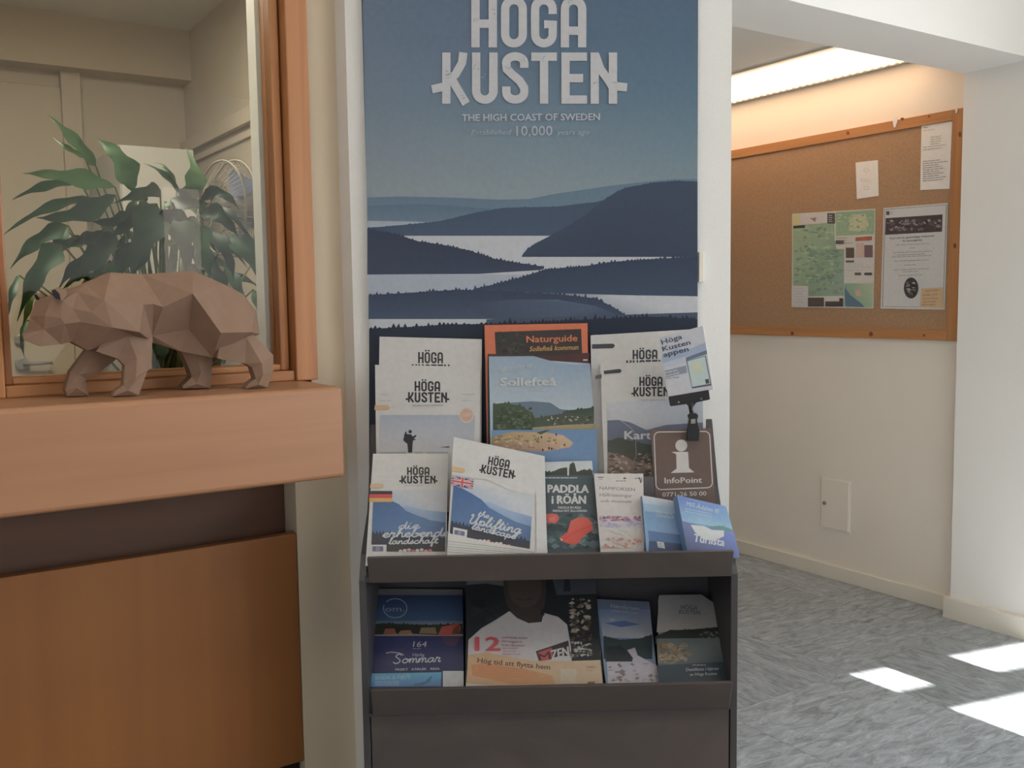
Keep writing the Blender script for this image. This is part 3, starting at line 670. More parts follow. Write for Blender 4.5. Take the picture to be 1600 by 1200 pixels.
    # ears: a folded shell with a dark hollow
    for nm, pts, hol, w0 in (('ear', [(80,453),(90,449),(101,453),(103,462),(97,470),(88,468),(82,462)], [(81,454),(86,452),(93,459),(95,469),(88,467),(82,461)], 4.4), ('ear', [(52,460),(56,458),(63,458),(68,464),(62,472),(57,468)], [(53,460),(57,460),(62,466),(61,471),(56,468)], -2.6)):
        f = [onv(x, y, vm-w0*.01) for x, y in pts]
        e = extrude('ear', f, (.006, .014, 0), kraft, r)
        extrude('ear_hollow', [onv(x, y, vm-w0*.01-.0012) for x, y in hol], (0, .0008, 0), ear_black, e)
bear()

# ------------------------------------------------------------------ poster on the column
def poster():
    D = .012
    q = [S(566.5,-190,D), S(1090,-190,D), S(1090,560,D), S(579,560,D)]
    xl, xr = xs(571.5, 250, D), xs(1090, 250, D); z1 = S(800,-190,D).z; z0 = S(800,800,D).z
    r = root('wall_poster', SW((xl+xr)/2, 0, z0), 'tall blue landscape poster with large white block title above the brochure stand', 'poster')
    box('poster_board', xl, xr, 0.0005, D, z0, z1, mat('poster_board_edge', rgb(60,66,80), .5, col2=rgb(54,60,74), nscale=(5,5,5)), r, T=SW)
    pl = Plane(SW(0,D,2), SW(1,D,2), SW(0,D,1)); p = Print(pl, .00006, K=.86, sat=1.08)
    L = lambda y: xl and 566.8+(y+0)*.0195; Rr = lambda y: 1089.8
    ys_ = [-190,-60,60,160,240,300,360]; cl = [(78,92,114),(82,96,117),(88,102,122),(96,110,126),(110,121,132),(120,130,137),(120,130,138)]; cr = [(66,84,106),(66,85,108),(70,91,112),(80,102,120),(98,116,129),(110,124,133),(112,124,134)]
    p.next()
    for i in range(len(ys_)-1):
        a, b = ys_[i], ys_[i+1]; xm = 830; cm = lambda k: tuple((cl[k][j]+cr[k][j])/2+ (4 if k > 2 else 0) for j in range(3))
        p.poly([(L(a),a),(xm,a),(xm,b),(L(b),b)], [cl[i],cm(i),cm(i+1),cl[i+1]], False)
        p.poly([(xm,a),(Rr(a),a),(Rr(b),b),(xm,b)], [cm(i),cr[i],cr[i+1],cm(i+1)], False)
    p.poly([(L(355),355),(1089.8,355),(1089.8,600),(L(600),600)], (150,156,166)); p.poly([(L(522),522),(1089.8,515),(1089.8,798),(L(798),798)], (23,29,45))
    x0 = 574.3
    p.ridge([(x0,308.5),(627,307),(700,308.5),(783,312),(826,311),(869,302.5),(956,290),(1008,284),(1056,279.5),(1089.8,279.5)], 368, (86,105,122), (98,114,128), 0, 8)
    p.ridge([(x0,322),(640,319),(700,321),(760,326),(800,330)], 347, (78,97,116), (92,108,124), .8, 5)
    p.ridge([(x0,345),(640,346),(690,348)], 357, (138,148,158), (150,157,166), 0)
    p.ridge([(x0,356),(627,352),(687,346),(748,331.5),(787,325),(869,323),(930,316),(956,310),(1000,308)], 368.5, (56,70,90), (60,74,94), 1.2, 4)
    p.rect(600,368.5,1089.8,432,(166,169,176))
    p.ridge([(815,400.5),(822,391),(835,381),(861,368),(913,338),(947,310),(973,295),(1017,286),(1055,283),(1089.8,284)], 401.5, (50,61,80), (46,56,74), 1.5, 3, 5)
    p.ridge([(x0-.3,358),(618,366),(653,377),(696,383.5),(735,392),(774,405),(800,409.5),(850,417)], [(x0,429),(748,428),(843,422),(850,420)], (42,50,70), (50,58,78), 3.5, 3, 6)
    p.poly([(L(429),429),(830,429),(830,464),(L(464),464)], (146,154,166))
    p.ridge([(740,452),(774,444),(817,433),(852,421),(913,416),(956,409.5),(1020,405),(1056,403),(1089.8,401)], [(740,454),(852,458),(973,461),(1089.8,464)], (42,53,72), (52,64,84), 4, 3, 8)
    p.poly([(840,457),(960,461),(1089.8,463),(1089.8,498),(960,498),(840,498)], [(52,63,83),(168,172,180),(180,183,189),(176,179,186),(170,174,181),(58,70,90)])
    p.ridge([(x0+1.6,461.5),(648,457),(713,453),(783,455),(852,459),(930,466),(956,479),(978,493)], 499, (45,54,74), (60,72,92), 5, 3.2, 9)
    p.poly([(720,476),(800,468),(870,468),(930,478),(962,492),(860,497),(760,496)], [(50,60,80),(62,74,94),(74,86,106),(70,82,102),(58,68,88),(66,78,98),(56,66,86)])
    p.rect(L(499)+1,498.5,860,514,(162,166,174)); p.poly([(760,499),(900,494),(1089.8,488),(1089.8,505),(760,506)], (60,70,88))
    p.ridge([(x0+2.6,514),(640,511),(705,507),(800,506),(930,499),(1017,495),(1089.8,499)], 798, (27,35,51), (22,28,44), 7, 3.6, 10)
    p.build('printed_landscape', r, print_mat('poster_ink', .5))
    t = Print(pl, .00006, K=.86, sat=1.08); t.off = .0022
    title(t, (675,162.5), (979.5,162.5), (675,-5.5), (176,178,183))
    t.text('THE HIGH COAST OF SWEDEN', (722,189.5), (937,188), 10.6, (172,178,188), bold=.025)
    t.text('Established', (736,211.5), (797,211), 8.6, (140,150,162), shear=.3); t.text('10,000', (807,212.5), (863,212), 15.5, (158,166,176)); t.text('years ago', (870,211), (920,210.5), 8, (140,150,162), shear=.3)
    t.build('title_lettering', r, print_mat('poster_ink', .5))
    k = Print(pl, .00006, K=.86, sat=1.08); k.off = .0026; rn = random.Random(3)
    for (x, y) in ((743,33),(771,19),(889,2),(697,114),(703,120),(744,105),(793,107),(818,95),(848,93),(930,132),(960,132),(757,118),(722,152)):
        for j in range(4): k.ellipse(x+rn.uniform(-4,4), y+rn.uniform(-4,4), rn.uniform(.7,1.6), rn.uniform(.5,1.2), (128,134,144), 6)
    tag(k.build('title_scuffs', r, print_mat('poster_ink', .5)), kind='stuff')
poster()
# light switch half hidden by the poster's edge
a, b = S(1086,394,0), S(1098.5,441,0)
sw = root('wall_switch', SW((xs(1086,394,0)+xs(1098.5,394,0))/2, 0, b.z), 'small white wall plate beside the right edge of the poster', 'switch')
box('plate', xs(1090.6,394,0), xs(1098.5,394,0), .0005, .0115, b.z, a.z, paint_trim, sw, T=SW, bevel=.0015)

# ------------------------------------------------------------------ brochure stand
DF = .25      # depth of the lower carcass
XL, XR = xs(563.5, 1000, DF), xs(1152.5, 1000, DF); PT = .014
z_lip = S(850, 905, DF).z
stand = root('brochure_stand', SW((XL+XR)/2, DF/2, 0), 'dark grey laminate brochure stand with two tilted shelves against the column', 'display stand')
zt = S(585, 520, .05).z; zk = S(563, 895, DF).z
for x in (XL, XR-PT):
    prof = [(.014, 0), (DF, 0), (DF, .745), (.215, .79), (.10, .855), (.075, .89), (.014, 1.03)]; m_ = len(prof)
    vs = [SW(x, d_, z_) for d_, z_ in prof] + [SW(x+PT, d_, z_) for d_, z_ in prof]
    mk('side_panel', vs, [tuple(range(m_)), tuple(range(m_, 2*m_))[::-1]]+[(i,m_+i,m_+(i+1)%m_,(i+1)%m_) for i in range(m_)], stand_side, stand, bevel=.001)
xa, xb = XL+PT, XR-PT
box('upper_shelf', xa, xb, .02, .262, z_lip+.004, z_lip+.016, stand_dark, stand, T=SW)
def lip(y_top, y_bot, dt, db, x0, x1, name='shelf_lip'):
    zt_, zb_ = S(850, y_top, dt).z, S(850, y_bot, db).z
    pr = [(dt, zt_), (db, zb_), (db-.012, zb_), (dt-.012, zt_)]
    vs = [SW(x0, d_, z_) for d_, z_ in pr]+[SW(x1, d_, z_) for d_, z_ in pr]
    return mk(name, vs, [(0,1,2,3),(7,6,5,4)]+[(i,4+i,4+(i+1)%4,(i+1)%4) for i in range(4)], stand_mat, stand, bevel=.0015)
lip(866.5, 906, .285, .262, xs(573,868,.285), xs(1147.5,858,.285))
lip(1073, 1112, .285, .262, xs(579,1075,.285), xs(1145,1066,.285))
z_l2 = S(850, 1112, .262).z
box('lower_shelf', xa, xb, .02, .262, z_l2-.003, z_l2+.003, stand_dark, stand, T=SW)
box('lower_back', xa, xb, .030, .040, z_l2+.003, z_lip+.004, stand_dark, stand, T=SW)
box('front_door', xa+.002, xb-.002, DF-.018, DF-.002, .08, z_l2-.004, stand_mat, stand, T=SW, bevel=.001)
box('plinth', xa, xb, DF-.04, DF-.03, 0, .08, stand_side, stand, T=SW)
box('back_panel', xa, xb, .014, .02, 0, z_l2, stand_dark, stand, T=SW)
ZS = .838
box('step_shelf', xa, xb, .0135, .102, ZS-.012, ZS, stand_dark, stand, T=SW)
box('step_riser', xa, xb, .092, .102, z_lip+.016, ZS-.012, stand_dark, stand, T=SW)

def brochure(name, label, cat, quad, dtop, dbot, thick, group=None, K=.92, top=.50, base=None, tilt=0, edge=None, cover=(236,234,232)):
    """quad: tl, tr, br, bl in pixels; dtop / dbot the distance of its top / bottom edge from the column; tilt: extra distance of the left edge"""
    tl, tr, br, bl = quad
    p0, p1, p2 = S(tl[0],tl[1],dtop+tilt), S(tr[0],tr[1],dtop), S(bl[0],bl[1],dbot+tilt)
    pl = Plane(p0, p1, p2); c4 = [pl.at(*p) for p in quad]
    bot = (c4[2]+c4[3])/2
    r = root(name, bot, label, cat, group)
    extrude('page_block', c4, -pl.n*thick, edge or page_edge, r, bevel=.0006)
    pr = Print(pl, K=K, top=top); pr.poly(quad, cover); 
    return r, pl, pr
GH = 'brochures on the stand'
def white_mag(pr, pL, pR, pT, w=1.0): title(pr, pL, pR, pT, (44,44,48), w)

def hill_cover(pr, M):
    """the misty mountain picture; M maps unit cover coordinates to pixels"""
    Q = lambda pts: [M(*p) for p in pts]
    pr.poly(Q([(.0,.40),(.5,.40),(1,.40),(1,.62),(.5,.60),(0,.52)]), [(196,196,200),(186,190,196),(178,184,192),(186,192,202),(160,176,196),(150,168,192)])
    pr.poly(Q([(.45,.55),(.7,.60),(1,.62),(1,1),(.3,1),(.3,.6)]), [(150,168,194),(134,156,188),(112,140,178),(92,112,144),(96,118,150),(116,144,182)])
    pr.poly(Q([(0,.46),(.10,.47),(.22,.50),(.36,.545),(.46,.61),(.62,.655),(.8,.70),(1,.72),(1,.94),(.5,.90),(0,.86)]), [(60,92,140),(58,92,140),(60,94,142),(64,98,146),(70,104,150),(78,110,152),(82,112,152),(74,102,142),(70,92,128),(84,116,158),(76,106,148)])
    tops = []; rn = random.Random(5); k = 44
    for i in range(k+1):
        u = i/k; tops.append(M(u, .83+.045*u-(rn.random()*.045 if i % 2 else 0)))
    pr.strip(tops, [M(i/k, 1.0) for i in range(k+1)], (52,60,76), (66,60,60))

def build_upper():
    # --- back row, left
    r, pl, pr = brochure('magazine', 'white magazine with dark block title standing at the back left, only its top showing', 'magazine', [(593,526),(753,530),(752,745),(590,745)], 0.026, 0.062, .005, GH)
    title(pr, (640,586.5), (706,587), (640,550), (50,48,50), 1.0, clip_y=572); pr.build('cover_print', r)
    r, pl, pr = brochure('magazine', 'white magazine with a dark hiker silhouette on its cover', 'magazine', [(586,570),(751,573),(748,796),(589,796)], 0.042, 0.085, .005, GH)
    white_mag(pr, (634,628.5), (702,629), (634,595.5))
    pr.strip([(594,648.5),(742,648.5)], [(593,702),(741,702)], (146,154,170), (172,172,176)); pr.rect(593,702,741,800,(178,178,180)); pr.poly([(593,707),(634,706),(634,711),(593,711)], (150,150,154))
    pr.rect(648,706,661,711,(158,158,162)); pr.rect(666,706,700,711,(158,158,162)); pr.poly([(686,699),(702,697),(702,699.5)], (70,70,76))
    hk = (36,36,42)
    pr.poly([(630,688),(632,680),(636,678),(643,679),(646,684),(645,692),(641,694),(635,692.5)], hk); pr.ellipse(641,674.5,2.7,2.9,hk,10); pr.poly([(636,690),(645,690),(644,707),(638,707)], hk)
    pr.poly([(643,683),(650,679.5),(651,681),(646,686.5),(650,685.5),(649,687.5),(643,689)], hk); pr.poly([(631,681),(634,674),(635.5,675),(635,682)], hk)
    pr.poly([(586,633),(606,633),(609,636),(607,640),(585,640.5)], (196,160,112)); pr.rect(612,633,616,637,(200,190,186)); pr.rect(619,634,622,636,(204,196,192))
    pr.ellipse(729,649,11.5,11.8,(228,214,204),24); pr.ellipse(729,648.5,9.6,10,(190,148,124),24); pr.text('100',(722,651.5),(736,650.5),6,(232,216,206),bold=.02,shear=.2)
    pr.text('Sverige',(595,617.5),(606,617.5),2.4,(128,126,128)); pr.text('Upplevelser',(594,627),(612,627),2,(138,136,138)); pr.text('Semesterguide',(721,617),(741,617),2.4,(128,126,128)); pr.text('Inspiration',(722,627),(741,627),2,(138,136,138))
    pr.text('THE HIGH COAST OF SWEDEN',(644,634.8),(692,634.4),2.2,(96,94,96),bold=.01); pr.lines(650,637.5,680,1,2,.7,(170,168,168)); pr.build('cover_print', r)
    # --- back row, middle
    r, pl, pr = brochure('nature_guide', 'orange framed nature guide booklet behind the blue lake brochure', 'booklet', [(757,508),(918,505),(921,745),(762,745)], 0.030, 0.062, .007, GH, edge=mat('orange_card', rgb(214,110,62,.8), .5, col2=rgb(206,104,58,.8), nscale=(20,20,20)), cover=(204,104,60))
    pr.poly([(773,519),(908,514),(910,560),(775,560)], (52,46,46)); pr.speckle((775,518,820,556),40,5,[(44,50,44),(62,58,50),(36,38,36)]); pr.speckle((820,524,905,556),24,5,[(58,46,44),(48,42,44)],4)
    pr.poly([(832,556),(870,555),(921,551),(921,745),(832,745)], (74,42,44)); pr.poly([(762,553),(832,553),(832,745),(762,745)], (60,50,48))
    pr.text('Naturguide',(823,535),(902,533),10,(208,112,60),bold=.03); pr.text('Sollefteå kommun',(827,549),(903,546),7.6,(206,152,62),shear=.25,bold=.015); pr.rect(911,561.5,918,563.5,(200,196,196)); pr.build('cover_print', r)
    r, pl, pr = brochure('lake_brochure', 'tall brochure showing a blue lake with green trees and a sandy point', 'brochure', [(764,557),(922,568),(934,796),(768,796)], 0.050, 0.090, .008, GH, cover=(150,176,196))
    pr.poly([(764,557),(834,556.5),(868,566),(900,570),(922,568),(928,650),(770,650)], [(128,148,168),(126,148,170),(126,148,170),(124,146,168),(122,144,168),(158,172,182),(160,174,184)])
    pr.ridge([(770,631),(800,629),(830,627),(860,629),(876,640),(926,642)], 660, (84,104,124), (92,110,124), 0, 6)
    pr.ridge([(880,643),(900,640),(928,637)], 668, (58,72,60), (64,74,58), 4, 3, 4)
    pr.ridge([(770,632),(790,630),(812,634),(832,646),(838,658)], 680, (62,78,56), (56,68,48), 5, 3, 3); pr.speckle((772,636,832,676),90,4,[(52,68,48),(74,90,64),(44,58,42),(84,96,66)],8)
    pr.ridge([(836,655),(856,650),(880,646),(928,648)], 670, (66,76,62), (74,82,64), 3, 3, 5); pr.speckle((852,650,926,664),50,2.5,[(52,66,52),(86,92,78),(150,146,138),(44,54,46)],9)
    pr.ridge([(832,668),(880,664),(930,662)], 674, (150,132,96), (126,118,96), 0, 6); pr.strip([(768,672),(932,671)], [(768,800),(934,800)], (92,128,170), (110,140,182))
    pr.poly([(768,682),(800,675),(850,675),(880,680),(896,692),(890,699),(850,706),(768,702)], [(130,120,70),(168,140,98),(172,144,104),(186,156,122),(194,164,138),(186,152,126),(160,124,100),(140,112,90)])
    pr.speckle((772,680,870,692),50,3,[(128,124,64),(104,106,58),(182,152,108)],11); pr.speckle((780,690,880,704),40,3,[(176,140,112),(150,112,92),(196,168,140)],12)
    for x, y in ((846,683),(848,703),(858,700),(862,701),(869,679),(882,695)): pr.ellipse(x,y,1.3,2,(48,44,46),8)
    pr.poly([(838,676),(852,672),(860,672),(845,679)], (70,84,64)); pr.text('Välkommen till',(779,581),(831,574),6,(214,222,228),bold=.02,shear=.1); pr.text('Sollefteå',(782,603),(869,602),12.5,(226,232,236),bold=.05); pr.lines(820,609,868,1,2,.9,(206,214,220)); pr.build('cover_print', r)
    # --- back row, right: two map folders
    r, pl, pr = brochure('map_folder', 'white map folder with black slot and dark title standing behind the other map folder', 'map', [(923,524),(1090,514),(1094,745),(926,745)], 0.028, 0.062, .006, GH)
    pr.poly([(923,524),(934,523),(936,640),(925,640)], (206,206,210)); title(pr, (975,578), (1041,577), (975,547), (56,58,66), 1.0, clip_y=570)
    pr.poly([(925,538),(958,537),(961,540),(958,544),(925,545)], (60,60,70)); pr.build('cover_print', r)
    r, pl, pr = brochure('map_folder', 'white map folder showing a grey mountain picture beside the brown sign', 'map', [(938,569),(1092,562),(1098,794),(946,794)], 0.048, 0.088, .007, GH)
    white_mag(pr, (986.5,619.5), (1048,619), (986.5,589)); pr.text('THE HIGH COAST OF SWEDEN',(1000,626),(1040,626),2,(110,110,116))
    pr.poly([(949,628),(1098,624),(1099,800),(949,800)], [(196,198,206),(186,194,208),(120,120,126),(120,110,108)])
    pr.ridge([(949,657),(965,656),(985,660),(1010,672),(1040,664),(1098,660)], 745, (92,98,120), (84,90,100), 0, 5); pr.ridge([(949,690),(965,684),(990,690),(1018,696),(1040,690)], 745, (64,72,64), (84,78,70), 3, 3, 3)
    pr.poly([(949,706),(975,712),(990,720),(1020,726),(1020,745),(949,745)], (124,104,94)); pr.speckle((950,708,1018,744),60,5,[(146,124,110),(98,84,76),(164,146,132),(80,74,66)],14,)
    pr.stroke([(968,656),(985,668),(992,676)],.8,(150,154,166)); pr.stroke([(993,690),(994,712),(988,726)],1,(130,128,124)); pr.text('Karta',(976,686),(1027,686),12.5,(224,224,228),bold=.05)
    pr.poly([(943,579.5),(968,576.5),(971.5,579),(969,582.5),(944,584.5)], (58,60,68)); pr.poly([(930,587),(940,585),(940,591),(930,593)], (84,84,92)); pr.build('cover_print', r)
    # --- front row
    r, pl, pr = brochure('guide_booklet', 'white guide booklet with a black, red and gold flag, leftmost on the upper shelf', 'booklet', [(583,709),(700,709),(697,884),(571,884)], .130, .240, .008, GH)
    white_mag(pr, (624,755.5), (683.5,755.8), (624,730)); pr.lines(632,758.5,674,1,2,.7,(150,150,152))
    M = lambda u, v: (587-4*v+(114+1*v)*u, 752+v*112)
    hill_cover(pr, lambda u, v: (586-6*v+(113+2.5*v)*u, 700+v*162))
    pr.poly([(578,767.5),(613,767.5),(613,772.5),(577.6,772.5)], (52,44,48)); pr.poly([(577.6,772.5),(613,772.5),(613,778.5),(577.2,778.5)], (190,62,72),False); pr.poly([(577.2,778.5),(613,778.5),(613,784.5),(576.8,784.5)], (226,176,72),False)
    pr.poly([(579,756),(598,756),(600,759.5),(598,763),(578,763)], (206,176,132)); pr.lines(590,744.5,615,2,7,.8,(172,172,174))
    script(pr,'die',(622,827),(655,826),5.6,1.7,(224,228,234)); script(pr,'erhebende',(597,840),(702,838),6.6,2.0,(226,230,236)); script(pr,'landschaft',(607,850.5),(684,849),4.8,1.7,(226,230,236))
    pr.rect(580,851.5,604,869,(232,230,228)); pr.rect(582,854,599,862,(92,96,132)); pr.ring(590.5,858,2.6,2.6,.8,(190,176,110),14)
    for k in range(8): pr.ellipse(626+k*6.6, 861.5-(k % 3), 3.1, 2.4, [(196,188,184),(206,200,196),(190,150,146),(186,104,108)][k % 4], 10, k == 0)
    pr.poly([(573,863.5),(700,862.5),(700,884),(571,884)], (234,232,230)); pr.build('cover_print', r)
    r, pl, pr = brochure('guide_booklet', 'white guide booklet with a union flag, tilted towards the front on the upper shelf', 'booklet', [(709,683),(851,713),(855,882),(698,882)], .158, .250, .020, GH, tilt=.008)
    white_mag(pr, (748,738.5), (804.5,749), (752.5,711)); pr.lines(758,743.5,798,1,2,.7,(160,160,162),slope=.17)
    hill_cover(pr, lambda u, v: (714-12*v+(123+2*v)*u+ (0), 686+v*158+u*(26-4*v)) if True else None)
    pr.poly([(709,683),(851,713),(851.5,736),(707,706)], (238,236,235)); pr.poly([(707,706),(851.5,736),(852,776),(800,768),(762,750),(706,742)], (236,235,234)); white_mag(pr, (748,738.5), (804.5,749), (752.5,711)); pr.lines(758,743.5,798,1,2,.7,(160,160,162),slope=.17)
    pr.poly([(837,770),(852,774),(855,866),(838,863)], (234,233,232))
    # union flag
    fx = lambda a, b: (705.5+a*34-1.5*b+.5, 744+a*5.5+b*14.5)
    pr.poly([fx(0,0),fx(1,0),fx(1,1),fx(0,1)], (64,74,124)); pr.next()
    for q in (((0,0),(1,1)),((1,0),(0,1))): pr.stroke([fx(*q[0]),fx(*q[1])],3.6,(226,222,222),False)
    pr.next()
    for q in (((0,0),(1,1)),((1,0),(0,1))): pr.stroke([fx(*q[0]),fx(*q[1])],1.4,(196,80,84),False)
    pr.next(); pr.stroke([fx(.5,0),fx(.5,1)],6,(228,224,224),False); pr.stroke([fx(0,.5),fx(1,.5)],5,(228,224,224),False); pr.next(); pr.stroke([fx(.5,0),fx(.5,1)],3.4,(196,66,72),False); pr.stroke([fx(0,.5),fx(1,.5)],2.8,(196,66,72),False)
    pr.poly([(707,729),(724,732),(727,735.5),(724,739),(706,736.5)], (216,180,124)); pr.lines(717,719.5,738,2,6,.8,(180,180,182),slope=.17); pr.lines(819,743,838,2,8,.8,(180,180,182),slope=.17)
    script(pr,'the',(746,806.5),(763,810),4.2,1.5,(226,230,236)); script(pr,'Uplifting',(731,817),(813,834.5),7.2,2.2,(228,232,238)); script(pr,'landscape',(736,826.5),(804,842.5),4.9,1.7,(228,232,238))
    pr.poly([(708,824),(730,828.5),(729,840.5),(707,836.5)], (234,232,230)); pr.poly([(710,828),(726,831),(725.5,838),(709.5,835)], (94,98,134)); pr.ring(717.8,833,2.4,2.4,.8,(190,176,110),14)
    for k in range(8): pr.ellipse(750+k*6.4, 845+k*1.3-(k % 3), 3, 2.2, [(196,188,184),(206,200,196),(190,150,146),(186,104,108)][k % 4], 10, k == 0)
    pr.poly([(699,838),(770,851),(838,861.5),(855,860),(855,882),(698,882)], (190,188,184)); pr.poly([(700,832),(708,836),(770,848),(838,860),(838,863),(770,853),(700,842)], (196,194,192))
    for k in range(5): pr.stroke([(699,846+k*4.2),(760,853+k*3.4),(835,863+k*2)],.9,[(132,130,128),(150,148,146)][k % 2], k == 0)
    pr.build('cover_print', r)
    r, pl, pr = brochure('paddling_leaflet', 'dark teal leaflet showing a red canoe on rapids', 'leaflet', [(850,722),(925,720),(941,872),(853,872)], .116, .204, .006, GH, cover=(66,80,88))
    pr.strip([(850,722),(925,720)], [(850,742),(927,741)], (176,184,190), (190,196,198)); pr.ridge([(850,737),(862,738),(875,732),(888,730),(888.5,738),(891,724),(898,724),(899,738),(912,734),(926,735)], 742.5, (58,66,56), (56,62,54), 2, 2.5, 5); pr.rect(886.5,722,889,743,(196,200,202))
    pr.lines(851,746,925,1,2,1.4,(170,178,184)); pr.text('PADDLA',(856,769.5),(919.5,770),12,(226,226,226),bold=.055); pr.text('i RÖÅN',(862.5,787),(915,787),12.5,(226,226,226),bold=.055); pr.text('PADDLA EN RESA',(872,795),(908,795),3.6,(210,212,214),bold=.03); pr.text('PADDLA MOT ÄLG-GÅRDEN',(864,800),(917,800),3.4,(210,212,214),bold=.03)
    pr.speckle((852,802,938,858),90,9,[(58,76,82),(76,94,100),(48,62,68),(92,110,114),(60,88,84)],21)
    pr.poly([(853,804),(862,802.5),(871,804),(874,811),(868,818),(855,817)], (214,92,86)); pr.poly([(858,809),(869,807),(867,814),(858,814)], (228,124,112),True)
    pr.poly([(874,841),(886,832),(892,814),(904,808.5),(918,809),(925,818),(927,828),(914,836),(902,850),(895,852),(878,846)], (206,78,66)); pr.poly([(892,814),(904,808.5),(918,809),(925,818),(905,824),(888,832)], (218,92,76)); pr.stroke([(880,843),(900,831),(924,822)],1.2,(176,60,54)); pr.poly([(874,841),(880,843),(877,846)], (226,190,160)); pr.build('cover_print', r)
    r, pl, pr = brochure('museum_leaflet', 'white leaflet with a pale watercolour river scene between the teal leaflet and blue booklets', 'leaflet', [(928,740),(1005,740),(1007,880),(940,880)], .142, .226, .006, GH, cover=(222,216,214))
    pr.text('NÄMFORSEN',(936.5,765),(992,767.5),5,(96,92,100)); pr.text('Hällristningar',(937,775.5),(988,777),5,(96,92,100)); pr.text('och museum',(938.5,785),(986,786),5,(96,92,100))
    pr.rect(934,745,943,747,(120,116,118)); pr.rect(936,748.5,942,750,(150,146,148),False); pr.lines(948,746,957,3,2.4,.9,(176,172,172)); pr.lines(962,751,986,1,2,1.4,(120,112,112)); pr.ellipse(976,747.5,2.4,1.3,(90,60,62),8)
    pr.stroke([(992,748),(998,747),(1001,752)],1,(70,66,70)); pr.stroke([(999,746),(1001,755)],1.2,(70,66,70)); pr.stroke([(1002,747),(1002,754)],1,(70,66,70))
    pr.speckle((936,806,1002,816),60,4,[(150,100,128),(170,128,150),(124,92,128),(190,160,178)],31); pr.speckle((937,814,1002,826),50,4,[(150,146,190),(176,172,204),(196,190,206),(210,206,212)],32); pr.speckle((938,824,1002,842),30,5,[(216,212,206),(206,206,190),(198,192,200),(190,186,180)],33); pr.speckle((940,840,1003,857),60,4,[(196,168,160),(212,190,182),(186,120,116),(206,198,186),(150,128,120)],34); pr.build('cover_print', r)
    bl_edge = mat('blue_card', rgb(92,116,150,.6), .5, col2=rgb(86,108,142,.6), nscale=(20,20,20))
    r, pl, pr = brochure('blue_booklet', 'small light blue booklet stack left of the open ship booklet', 'booklet', [(1003,774),(1054,783),(1070,880),(1012,880)], .180, .242, .012, GH, edge=bl_edge, cover=(112,150,184))
    pr.poly([(1003,774),(1054,783),(1055,794),(1005,786)], [(196,200,208),(178,186,200),(150,168,192),(170,186,202)]); pr.poly([(1005,786),(1055,794),(1057,803),(1007,799)], (134,166,192)); pr.poly([(1007,799),(1057,803),(1064,836),(1012,829)], [(98,140,182),(104,144,184),(118,154,194),(112,152,194)])
    pr.poly([(1012,829),(1064,836),(1066,850),(1014,845)], (80,112,158)); pr.poly([(1014,845),(1066,850),(1070,880),(1012,880)], (64,80,116)); pr.text('Vägvisare',(1024,800.5),(1050,805),4.5,(206,220,232),bold=.02); pr.text('Turistbyrå',(1025,806.5),(1052,810.5),4.5,(206,220,232),bold=.02)
    pr.poly([(1026,846),(1037,847.5),(1039,857.5),(1028,855.5)], (206,208,216)); pr.lines(1029,848.8,1036,3,2.3,.8,(120,128,150),slope=.12); pr.build('cover_print', r)
    r, pl, pr = brochure('ship_booklet', 'blue booklet picturing a white passenger ship, overhanging the right end of the upper shelf', 'booklet', [(1058,774),(1134,791),(1155,866),(1076,872)], .196, .250, .024, GH, edge=bl_edge, cover=(96,132,184), tilt=.01)
    pr.poly([(1058,774),(1090,785),(1134,791),(1145,828),(1100,820),(1066,815)], [(86,112,176),(88,122,184),(98,136,190),(126,170,196),(134,176,198),(122,164,194)])
    pr.ridge([(1108,823),(1122,821.5),(1130,822),(1144,828)], 838, (84,128,124), (84,118,126), 1, 3); pr.poly([(1066,814),(1104,824),(1147,832),(1156,872),(1076,872)], [(96,106,148),(96,110,160),(96,118,184),(84,96,150),(66,72,104)])
    pr.poly([(1079,820),(1100,822),(1112,828),(1131,829),(1131,838),(1116,845),(1098,842),(1086,832)], [(206,212,208),(216,220,214),(206,214,210),(220,222,222),(206,208,212),(160,174,178),(168,180,182),(196,204,204)])
    pr.lines(1108,830.5,1130,3,2.6,1.2,(238,240,240)); pr.text('M/S Ådalen III',(1072,790),(1122,802),6.5,(196,212,232),bold=.02); pr.lines(1070,794,1130,2,4,1.4,(170,196,220),slope=.2); pr.text('Turlista',(1083,846),(1131,853.5),12,(228,230,236),bold=.03); pr.build('cover_print', r)
    # --- brown information sign with clip and card
    r, pl, pr = brochure('info_sign', 'brown information sign with a white letter i in a rounded frame', 'sign', [(1016,672),(1111,670),(1122,856),(1031,856)], .116, .136, .006, edge=sign_brown, cover=(99,80,73))
    fr = []
    for cx, cy, a in ((1032,683,180),(1102,681,90),(1106,755,0),(1033,759,270)): fr += [(cx+(-8 if a in (180,270) else 8)*0+8*cos(radians(q)), cy-8*sin(radians(q))) for q in [a-i*90/5 for i in range(6)]]
    fr = []
    for cx, cy, a in ((1030,683,180),(1101,682,90),(1105,754,0),(1033,757,270)): fr += [(cx+8*cos(radians(a-i*18)), cy-8*sin(radians(a-i*18))) for i in range(6)]
    pr.stroke(fr+[fr[0]], 1.6, (206,200,196)); wi = (212,208,204)
    pr.ellipse(1064.5,696,9.3,9.3,wi,28); pr.poly([(1049,706),(1075,706),(1076.5,731),(1085,738),(1048,739),(1057,732),(1056.5,710)], wi)
    pr.text('InfoPoint',(1038.5,755),(1096.5,754),8.6,wi,bold=.03); pr.text('0771-26 50 00',(1035,776),(1103.5,774),6.6,(198,192,188),bold=.02); pr.build('sign_print', r)
    # clip: jaw on the sign, ball joint, wide gripper holding the card
    cl = root('clip_holder', pl.at(1080,686), 'black plastic clip holder on top of the brown sign', 'clip')
